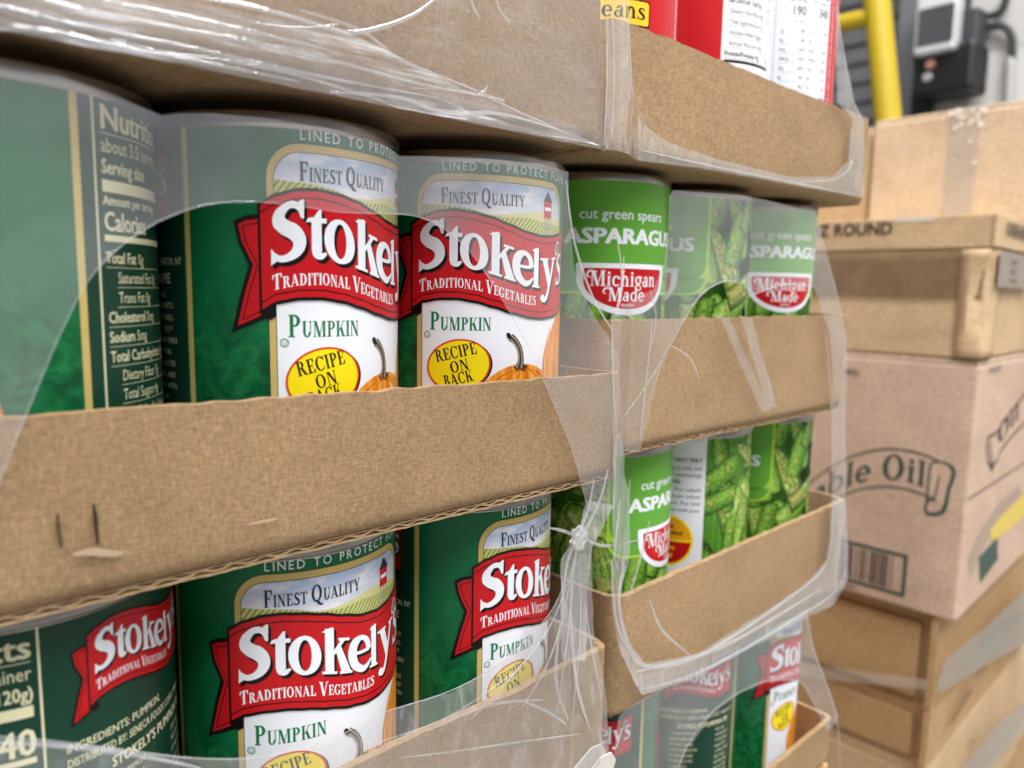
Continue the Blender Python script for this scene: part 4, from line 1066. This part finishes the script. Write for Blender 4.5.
# ------------------------------------------------------------------ neighbouring pallet of shipping boxes
X1, YC = .66, .0445
ROT = math.radians(2.0); PV = (X1, YC, 0)
PINK = kraft('pinkish_board', srgb(204, 176, 156), .6); TAN = kraft('tan_board', srgb(204, 176, 140), .6); LTAN = kraft('light_tan_board', srgb(218, 194, 166), .6)
BROWN = kraft('brown_board', srgb(186, 152, 110), .6)
INKG = mat('print_green', srgb(52, 78, 70), .6); INKB = mat('print_black', srgb(58, 50, 46), .6); GREYP = mat('print_grey', srgb(150, 144, 138), .6)
TAPE = film_mat('clear_tape', .16, .10, tint=(.9, .88, .85, 1), sv=(90, 90, 90), bump=.3, gloss=.14)
BAND = film_mat('stretch_band', .36, .12, tint=(.42, .38, .33, 1), sv=(60, 60, 200), bump=.5, gloss=.10)
zb3t, zb3b = px_x(985, 361, X1).z, px_x(955, 623, X1).z
zb2t = px_x(985, 212, X1).z
def wfr(dx, dy, z):
    c, s_ = math.cos(ROT), math.sin(ROT); return Vector((X1 + dx * c - dy * s_, YC + dx * s_ + dy * c, z))
# local frame of the stack: dx runs along the aisle side, dy along the side turned to the camera
GBX = 'shipping boxes on the next pallet'
def face_print(A, name, root, dx, dy, z, side):
    """print on a box: side 'end' faces the canned goods (reads towards -y), side 'aisle' faces the aisle"""
    p = wfr(dx, dy, z); c, s_ = math.cos(ROT), math.sin(ROT)
    if side == 'end': ex = Vector((s_, -c, 0))
    else: ex = Vector((c, s_, 0))
    o = A.plane(name, p, ex, (0, 0, 1), None, lift=.00025)
    o.parent = root; bpy.context.view_layer.update(); o.matrix_parent_inverse = root.matrix_world.inverted()
    return o
W_, D_ = .34, .30
bo = carton(X1, X1 + W_, YC, YC + D_, zb3b, zb3t - .001, 'pinkish vegetable oil box with a scroll emblem and barcode, second down in the stack', GBX, PINK, ROT, PV)
A = Art()
def sc(u, v, x=X1):
    p = px_x(u, v, x); return ((D_ - (p.y - YC)) * 1000, (p.z - zb3b) * 1000)
H3 = (zb3t - zb3b) * 1000
arc = lambda x, dz: 132 + dz - (x - 190) ** 2 * .0011
def arcw(a, b): return (a, arc(a, 0) + b - 0)
def arcz(x): return ar[2] - (x - ar[0]) ** 2 * ar[3]
pa, pb, pc = sc(843, 460), sc(884, 448), sc(943, 462)
# parabola through three points of the scroll's upper edge
(xa, za), (xb, zb0), (xc, zc) = pa, pb, pc
den = (xa - xb) * (xa - xc) * (xb - xc)
k2 = (xc * (zb0 - za) + xb * (za - zc) + xa * (zc - zb0)) / den
k1 = (xc * xc * (za - zb0) + xb * xb * (zc - za) + xa * xa * (zb0 - zc)) / den
k0 = za - k2 * xa * xa - k1 * xa
arc0 = lambda x: k2 * x * x + k1 * x + k0
xr = sc(930, 480)[0]; ox_l, ox_r = sc(883, 470)[0], sc(928, 480)[0]
capm = sc(890, 496)[1] - sc(890, 522)[1] if False else abs(sc(892, 459)[1] - sc(892, 484)[1])
wunit = (ox_r - ox_l) / 1.90
total = sum((glyph(ch)[1] + .06) for ch in 'Vegetable Oil') * wunit
xl = ox_r - total; hgt = abs(sc(890, 449)[1] - sc(890, 487)[1])
xx = [xl - 12 + (ox_r + 10 - xl + 12) * i / 36 for i in range(37)]
top = [(x, arc0(x)) for x in xx]; bot = [(x, arc0(x) - hgt) for x in xx]
A.polys(quads(top, [(x, z - 2.0) for x, z in top]), INKG, 1); A.polys(quads(bot, [(x, z - 2.0) for x, z in bot]), INKG, 1)
S_ = [sc(u, v) for u, v in [(931, 463), (944, 462), (954, 471), (949, 490), (943, 511), (928, 513), (927, 503), (935, 496), (940, 476)]]
A.polys(stroke([(x, z, wd) for (x, z), wd in zip(S_, (1.6, 2, 3.4, 3.2, 4, 3.4, 2.2, 1.8, 1.4))]), INKG, 1)
A.polys(stroke([(x, z, 2.0) for x, z in [sc(931, 463), sc(929, 480), sc(927, 503)]]), INKG, 1)
def wob(a, b): return (a, arc0(a) - hgt * .5 - capm * .5 + b)
A.serif('Vegetable Oil', xl, 0, capm, INKG, 2, small=1.0, fit=total, warp=wob)
bq = sc(905, 597); bq2 = sc(845, 545)
A.poly(rect(bq[0] - 95, bq[1], bq[0], bq[1] + 45), INKG, 1, holes=[rect(bq[0] - 91.5, bq[1] + 3.5, bq[0] - 3.5, bq[1] + 41.5)])
r9 = random.Random(3); x = bq[0] - 86
while x < bq[0] - 14:
    wd = r9.choice([1, 1.6, 2.6]); A.poly(rect(x, bq[1] + 5, x + wd, bq[1] + 40), INKB, 1); x += wd + r9.choice([1.2, 1.8, 3])
A.sans('1 00 54321 0088 7', bq[0] - 84, bq[1] - 6.5, 5.5, INKB, 1, xs=.9)
tq = sc(858, 372); A.sans('PRODUCT (B2)', tq[0] + 2, tq[1] - 3, 8.5, INKB, 1, bold=.02, align='r')
face_print(A, 'box_print', bo, 0, D_, zb3b, 'end')
A = Art()
zs = (px(972, 497, YC).z - zb3b) * 1000
A.poly(rect(1, zs - .8, W_ * 1000 - 1, zs + .8), mat('seam_dark', srgb(70, 58, 50), .8), 1)
def sa(u, v):
    p = px(u, v, YC); return ((p.x - X1) * 1000, (p.z - zb3b) * 1000)
for P, wd in (([(990, 462), (989, 440), (1000, 432), (1014, 414), (1034, 392)], 3), ([(993, 466), (1000, 462), (1004, 452), (1018, 436), (1036, 420)], 3), ([(990, 462), (996, 470), (993, 452), (992, 440)], 3)):
    A.polys(stroke([(*sa(*p), wd) for p in P]), GREYP if wd < 3 else INKB, 1)
e0, e1 = sa(1001, 446), sa(1026, 418); ang = math.atan2(e1[1] - e0[1], e1[0] - e0[0])
A.serif('Oil', e0[0], e0[1], 22, INKB, 1, small=1.0, fit=math.hypot(e1[0] - e0[0], e1[1] - e0[1]), rot=ang)
A.sans('PRODUCT', sa(990, 376)[0], sa(990, 374)[1], 10, GREYP, 1, bold=.03)
A.poly([sa(*p) for p in [(993, 532), (1003, 520), (1024, 502), (1034, 494), (1034, 515), (1020, 528), (1004, 538), (996, 542)]], mat('print_yellow', srgb(222, 194, 92), .6), 1)
A.poly([sa(*p) for p in [(968, 560), (980, 535), (1000, 508), (1026, 486), (1030, 496), (1003, 520), (988, 546), (972, 578)]], mat('print_wash', srgb(170, 150, 132), .7), 0)
A.poly([sa(*p) for p in [(981, 558), (1002, 538), (1003, 560), (983, 584)]], INKG, 1)
face_print(A, 'box_print', bo, 0, 0, zb3b, 'aisle')

b2 = carton(X1 + .002, X1 + W_, YC + .002, YC + D_ + .03, zb3t, zb2t - .004, 'tan box with a dented corner and the words oz round, above the oil box', GBX, TAN, ROT, PV)
def lidpart(dy0, dy1, z0, z1, nm, root, mt, dx0=-.004, dx1=0.0):
    b = MB(); pts = [wfr(dx0, dy0, z0), wfr(dx1, dy0, z0), wfr(dx1, dy1, z0), wfr(dx0, dy1, z0)]
    slab(b, pts, (0, 0, z1 - z0)); o = b.build(nm, mt, root, bevel=.0008)
    bpy.context.view_layer.update(); o.matrix_parent_inverse = root.matrix_world.inverted(); return o
def zpt(u, v): return px_x(u, v, X1).z
hz = zpt(985, 247)
lidpart(-.003, D_ + .03, hz, zb2t - .002, 'lid_rim', b2, TAN, -.0010, .0)
b = MB(); slab(b, [wfr(-.0035, -.003, hz), wfr(W_, -.003, hz), wfr(W_, 0, hz), wfr(-.0035, 0, hz)], (0, 0, zb2t - .002 - hz))
o = b.build('lid_rim', TAN, b2, bevel=.0008); bpy.context.view_layer.update(); o.matrix_parent_inverse = b2.matrix_world.inverted()
b = MB(); slab(b, [wfr(-.0011, .004, zpt(985, 252)), wfr(-.0011, .004, zpt(985, 300)), wfr(-.0011, D_, zpt(985, 300)), wfr(-.0011, D_, zpt(985, 252))], (-.0002, 0, 0))
o = b.build('packing_tape', film_mat('brown_tape', .32, .08, tint=(.20, .13, .07, 1), sv=(60, 60, 60), bump=.3, gloss=.05), b2); bpy.context.view_layer.update(); o.matrix_parent_inverse = b2.matrix_world.inverted()
# crushed corner strip
b = MB(); N = 14; vs = []
for i in range(N + 1):
    z = zb3t + .002 + (hz - zb3t - .004) * i / N; k = .006 * math.sin(PI * i / N) + .002 * mnoise.noise(Vector((i * .7, 3, 1)))
    vs += [wfr(-.002, .024, z), wfr(-.004 - k * .3, .012 + k * .5, z), wfr(-.0035 + k, .000 + k * .8, z), wfr(.020, -.002, z), wfr(.04, .0005, z)]
b.add(vs, [(i * 5 + j, i * 5 + j + 1, (i + 1) * 5 + j + 1, (i + 1) * 5 + j) for i in range(N) for j in range(4)])
o = b.build('crushed_corner', TAN, b2, smooth=True); sm = o.modifiers.new('thick', 'SOLIDIFY'); sm.thickness = .0015
bpy.context.view_layer.update(); o.matrix_parent_inverse = b2.matrix_world.inverted()
A = Art()
D2 = D_ + .03
pq = px_x(892, 234, X1 - .004); xr = (D2 - (pq.y - YC)) * 1000; zr = (pq.z - zb3t) * 1000
A.sans('16 OZ ROUND', xr, zr, 17.5, INKB, 2, bold=.05, align='r', xs=.92)
face_print(A, 'box_print', b2, -.0013, D2, zb3t, 'end')
A = Art(); pq = px(1003, 236, YC); zq = (pq.z - zb3t) * 1000
A.sans('OVERHEAD', 26, zq, 19, INKB, 2, bold=.04)
A.poly(rect(14, zq - 48, 150, zq - 14), mat('label_grey', srgb(150, 138, 128), .6), 1)
for i in range(3): A.sans(['SHIP TO', 'RETAIL', 'LOT 4471'][i], 58, zq - 26 - i * 9, 7, INKB, 2)
face_print(A, 'box_print', b2, 0, -.0034, zb3t, 'aisle')
tp = MB(); slab(tp, [wfr(-.0016, .05, zb2t - .006), wfr(-.0016, .085, zb2t - .006), wfr(-.0016, .085, zb2t - .0015), wfr(-.0016, .05, zb2t - .0015)], (-.0002, 0, 0))
o = tp.build('tape_strip', mat('tape_white', srgb(226, 214, 200), .35), b2); bpy.context.view_layer.update(); o.matrix_parent_inverse = b2.matrix_world.inverted()

# top boxes, set back
XT = X1 + .17
pT = px_x(868, 211, XT); zT0 = zb2t; zT1 = px_x(870, 122, XT).z
yl = pT.y; 
bt = carton(XT, XT + .30, yl - .23, yl, zT0, zT1, 'light tan taped box on top of the stack in front of the grey wall', GBX, LTAN, 0)
b = MB(); yy = px_x(962, 150, XT).y
slab(b, [(XT - .0006, yy + .016, zT1 - .13), (XT - .0006, yy - .016, zT1 - .13), (XT - .0006, yy - .016, zT1 + .0002), (XT - .0006, yy + .016, zT1 + .0002)], (-.0002, 0, 0))
b.box((XT, yy - .016, zT1 + .0002), (XT + .3, yy + .016, zT1 + .0005))
o = b.build('tape_strip', TAPE, bt); bpy.context.view_layer.update(); o.matrix_parent_inverse = bt.matrix_world.inverted()
b = MB()
for i in range(26):
    yy2 = yy + rr.uniform(-.020, .018); zz = zT1 - abs(rr.gauss(0, .022)); s_ = rr.uniform(.0012, .0038)
    slab(b, [(XT - .001, yy2 - s_, zz), (XT - .0018, yy2, zz - s_), (XT - .001, yy2 + s_, zz), (XT - .0006, yy2, zz + s_)], (-.0003, 0, 0))
o = b.build('torn_tape', mat('tape_white', srgb(226, 214, 200), .35), bt); bpy.context.view_layer.update(); o.matrix_parent_inverse = bt.matrix_world.inverted()
carton(XT + .012, XT + .30, yl + .006, yl + .25, zT0, zT1 - .004, 'tan box beside the taped top box, mostly hidden by the top tray', GBX, TAN, 0)

# lower boxes: recessed front flaps and a long aisle side
z4t = zb3b - .001; z4b = px_x(919, 704, X1 + .01).z; z5b = px_x(911, 762, X1 + .01).z
def open_box(z0, z1, label, mt):
    r_ = carton(X1 + .022, X1 + .44, YC + .016, YC + D_ + .02, z0, z1 - .0008, label, GBX, mt, ROT, PV)
    b = MB(); slab(b, [wfr(.006, .016, z0 + .001), wfr(.44, .010, z0 + .001), wfr(.44, .016, z0 + .001), wfr(.022, .0161, z0 + .001), wfr(.006, .022, z0 + .001)], (0, 0, z1 - z0 - .003))
    o = b.build('side_flap', mt, r_); bpy.context.view_layer.update(); o.matrix_parent_inverse = r_.matrix_world.inverted()
    b = MB(); slab(b, [wfr(.016, .034, z0 + .003), wfr(.021, .034, z0 + .003), wfr(.021, D_, z0 + .003), wfr(.016, D_, z0 + .003)], (0, 0, z1 - z0 - .02))
    o = b.build('front_flap', mt, r_, bevel=.0008); bpy.context.view_layer.update(); o.matrix_parent_inverse = r_.matrix_world.inverted()
    return r_
b4 = open_box(z4b, z4t, 'brown box with a recessed front flap directly under the oil box', BROWN)
b5 = open_box(z5b, z4b, 'brown box third from the floor of the stack, thin and half hidden by film', BROWN)
b6 = open_box(z5b - .17, z5b, 'brown box near the foot of the neighbouring stack', TAN)
for (u0, v0, u1, v1, w2) in ((951, 722, 975, 688, 8), (984, 676, 990, 664, 6), (997, 655, 1002, 648, 5), (974, 745, 978, 740, 5)):
    A = Art(); p0, p1 = px(u0, v0, YC + .012), px(u1, v1, YC + .012)
    A.polys(stroke([((p0.x - X1) * 1000, (p0.z - z5b) * 1000, w2 * .8), ((p1.x - X1) * 1000, (p1.z - z5b) * 1000, w2)]), mat('torn_brown', srgb(132, 104, 74), .8), 1)
    face_print(A, 'torn_mark', b5, 0, .0094, z5b, 'aisle')
for i, (za, zb_) in enumerate(((z4b - .06, z4t - .02), (z5b - .17, z4b - .062))):
    carton(X1 + .452, X1 + .80, YC + .012, YC + .30, za, zb_, ['tan box behind the brown ones along the aisle side', 'tan box low on the aisle side of the neighbouring stack'][i], GBX, TAN, ROT, PV)
carton(X1 + .352, X1 + .70, YC + .006, YC + .30, z4t + .001, z4t + .2, 'tan box behind the oil box along the aisle side', GBX, TAN, ROT, PV)
PZ = z5b - .171
base = carton(X1 + .02, X1 + .80, YC + .02, YC + .34, FLOOR + .131, PZ, 'large plain brown box at the foot of the neighbouring stack', GBX, BROWN, ROT, PV)
pallet(X1 - .02, X1 + .86, YC, YC + .42, FLOOR, 'wooden pallet under the neighbouring stack of shipping boxes')
# its own stretch film: grey band across the lower boxes
BW = empty('stretch_film', (X1, YC, z4b), 'grey stretch film band pulled diagonally round the brown boxes', 'stretch film')
def bandpoly(pts, mt, y, th=.0004):
    b = MB(); P = [px(u, v, y) for u, v in pts]; slab(b, P, (0, th, 0))
    o = b.build('film_band', mt, BW); bpy.context.view_layer.update(); o.matrix_parent_inverse = BW.matrix_world.inverted()
yb = YC + .004
bandpoly([(937, 690), (946, 660), (985, 628), (1040, 575), (1040, 600), (1000, 640), (966, 668)], BAND, yb)
bandpoly([(937, 692), (966, 668), (1000, 622), (1040, 602), (1040, 636), (990, 662), (945, 690)], BAND, yb + .001)
bandpoly([(958, 775), (1000, 722), (1040, 690), (1040, 716), (1010, 745), (985, 775)], BAND, yb)
b = MB(); slab(b, [px_x(u, v, X1 + .004) for u, v in [(800, 662), (800, 676), (927, 690), (927, 680)]], (-.0004, 0, 0))
o = b.build('film_band', TAPE, BW); bpy.context.view_layer.update(); o.matrix_parent_inverse = BW.matrix_world.inverted()

# ------------------------------------------------------------------ warehouse behind
def struct(name, b, m_): o = b.build(name, m_); o['kind'] = 'structure'; return o
CONC = mat('floor_concrete', srgb(150, 148, 144), .5); t = NT(CONC)
t.l(t.ramp(t.noise(t.coord((3, 3, 3)), 1, 6), [(0.3, srgb(132, 130, 126)), (0.7, srgb(164, 162, 158))]), t.b.inputs['Base Color'])
b = MB(); b.box((-5, -5, FLOOR - .1), (4.2, 5, FLOOR - .001)); struct('floor', b, CONC)
WALLM = mat('wall_paint', srgb(192, 190, 188), .7); t = NT(WALLM)
br = t.n('ShaderNodeTexBrick', i_Scale=1.0); br.inputs['Color1'].default_value = srgb(196, 194, 192); br.inputs['Color2'].default_value = srgb(186, 184, 182); br.inputs['Mortar'].default_value = srgb(168, 166, 164)
br.inputs['Mortar Size'].default_value = .006; br.inputs['Brick Width'].default_value = .4; br.inputs['Row Height'].default_value = .2
t.l(t.coord((1, 1, 1), rot=(0, PI / 2, PI / 2)), br.inputs[0]); t.l(br.outputs[0], t.b.inputs['Base Color'])
XW = 2.9
YD = px_x(905, 70, XW).y
b = MB(); b.box((XW, -5, FLOOR), (XW + .15, YD, 3.2)); b.box((XW, YD, 1.6), (XW + .15, 4.8, 3.2)); struct('wall_right', b, WALLM)
b = MB(); b.box((-5, 4.8, FLOOR), (XW + .15, 4.95, 3.2)); struct('wall_back', b, WALLM)
# grey roller door of ribbed slats
b = MB(); z = FLOOR; vs = []; SL = mat('shutter_grey', srgb(112, 114, 116), .45, .3)
while z < 1.6:
    for (dz, dx) in ((0, 0), (.012, -.018), (.050, -.022), (.062, 0)): vs.append((dx, z + dz))
    z += .075
V = []
for (dx, zz) in vs: V += [(XW + .06 + dx, YD - .02, zz), (XW + .06 + dx, 3.0, zz)]
b.add(V, [(2 * i, 2 * i + 1, 2 * i + 3, 2 * i + 2) for i in range(len(vs) - 1)])
struct('door_1', b, SL)
b = MB(); b.box((XW - .04, YD - .10, FLOOR), (XW + .02, YD + .02, 1.6)); struct('trim_1', b, mat('door_track', srgb(120, 122, 126), .5, .4))
# yellow guard: post and rail
YEL = mat('safety_yellow', srgb(188, 162, 22), .5)
XG = 2.3
p0 = px_x(888, 118, XG); p1 = px_x(874, -30, XG); w_ = (px_x(902, 100, XG) - px_x(868, 100, XG)).length / 2 * .74
d = (p1 - p0).normalized(); top_ = p1 + d * .25; bot_ = p0 + d * ((FLOOR + .02 - p0.z) / d.z)
root = empty('guard_rail', (bot_.x, bot_.y, FLOOR), 'bright yellow steel guard post with a side rail by the roller door', 'guard rail')
inv = Matrix.Translation(-root.location)
b = MB(); b.tube([bot_, p0, p1, top_], w_, 24); o = b.build('post', YEL, root, smooth=True); o.matrix_parent_inverse = inv
r0 = px_x(868, 18, XG); r1 = px_x(780, 36, XG); b = MB(); b.tube([r0, r1], w_ * .70, 20); o = b.build('rail', YEL, root, smooth=True); o.matrix_parent_inverse = inv
b = MB(); b.box((bot_.x - .10, bot_.y - .10, FLOOR), (bot_.x + .10, bot_.y + .10, FLOOR + .012)); o = b.build('base_plate', YEL, root); o.matrix_parent_inverse = inv
# black control unit on the wall
def wp(u, v, x=XW): return px_x(u, v, x)
BLK = mat('control_black', srgb(16, 16, 18), .4); SILV = mat('silver_cover', srgb(226, 228, 232), .25, .3)
def blk(nm, root, u0, v0, u1, v1, x0, x1, m_, bv=.006):
    a, c = wp(u0, v0, x0), wp(u1, v1, x0); b = MB()
    b.box((x0, min(a.y, c.y), min(a.z, c.z)), (x1, max(a.y, c.y), max(a.z, c.z)))
    o = b.build(nm, m_, root, bevel=bv); o.matrix_parent_inverse = Matrix.Translation(-root.location); return o
c0 = wp(940, 50)
root = empty('door_operator', (XW, c0.y, c0.z), 'black motor control unit with a shiny silver cover on the grey wall', 'control box')
blk('housing', root, 914, 50, 972, 88, XW - .20, XW - .045, BLK, .015)
blk('housing', root, 918, -10, 956, 60, XW - .16, XW - .045, BLK, .012)
cov = blk('cover', root, 917, -4, 953, 48, XW - .24, XW - .161, SILV, .012)
blk('cover_stripe', root, 919, 10, 952, 40, XW - .244, XW - .239, mat('cover_dark', srgb(96, 98, 104), .2, .5), .002).parent = cov
for o in cov.children: o.matrix_parent_inverse = Matrix.Identity(4)
blk('bracket', root, 912, 84, 928, 118, XW - .10, XW - .045, BLK, .004)
blk('side_gear', root, 952, 12, 976, 52, XW - .14, XW - .045, mat('control_grey', srgb(56, 56, 60), .5), .01)
a = wp(930, 64, XW - .205); b = MB(); b.lathe([(.0001, 0), (.014, .001), (.016, .008)], 20, c=(XW - .208, a.y, a.z), axis='x'); o = b.build('button', mat('button_red', srgb(206, 150, 140), .4), root, smooth=True); o.matrix_parent_inverse = Matrix.Translation(-root.location)
a = wp(927, 77, XW - .205); b = MB(); b.lathe([(.0001, 0), (.014, .001), (.016, .008)], 20, c=(XW - .208, a.y, a.z), axis='x'); o = b.build('button', mat('button_grey', srgb(150, 150, 150), .4), root, smooth=True); o.matrix_parent_inverse = Matrix.Translation(-root.location)
CAB = mat('cable_black', srgb(40, 40, 42), .5)
def cable(pts, r, lab, m_=CAB):
    b = MB(); b.tube([wp(u, v, XW - .03 if 0 < i < len(pts) * 6 - 1 else XW - .012) for i, (u, v) in enumerate(catmull(pts, 6))], r, 10)
    o = b.build('power_cable', m_, smooth=True); tag(o, lab, 'cable', 'cables by the control box')
cable([(977, 13), (984, 15), (990, 16), (1002, 10), (1008, -10)], .012, 'upper black cable looping off the top of the control box')
cable([(980, 27), (986, 26), (1004, 27), (1012, 38), (1012, 60)], .012, 'black cable bending down the wall right of the control box')
cable([(1011, 58), (1010, 80), (1009, 110)], .016, 'grey conduit running down the wall below the bent cable', mat('conduit_grey', srgb(170, 170, 170), .5))
cable([(966, 93), (966, 104), (968, 118)], .006, 'thin grey wire hanging below the control box', mat('conduit_grey', srgb(170, 170, 170), .5))
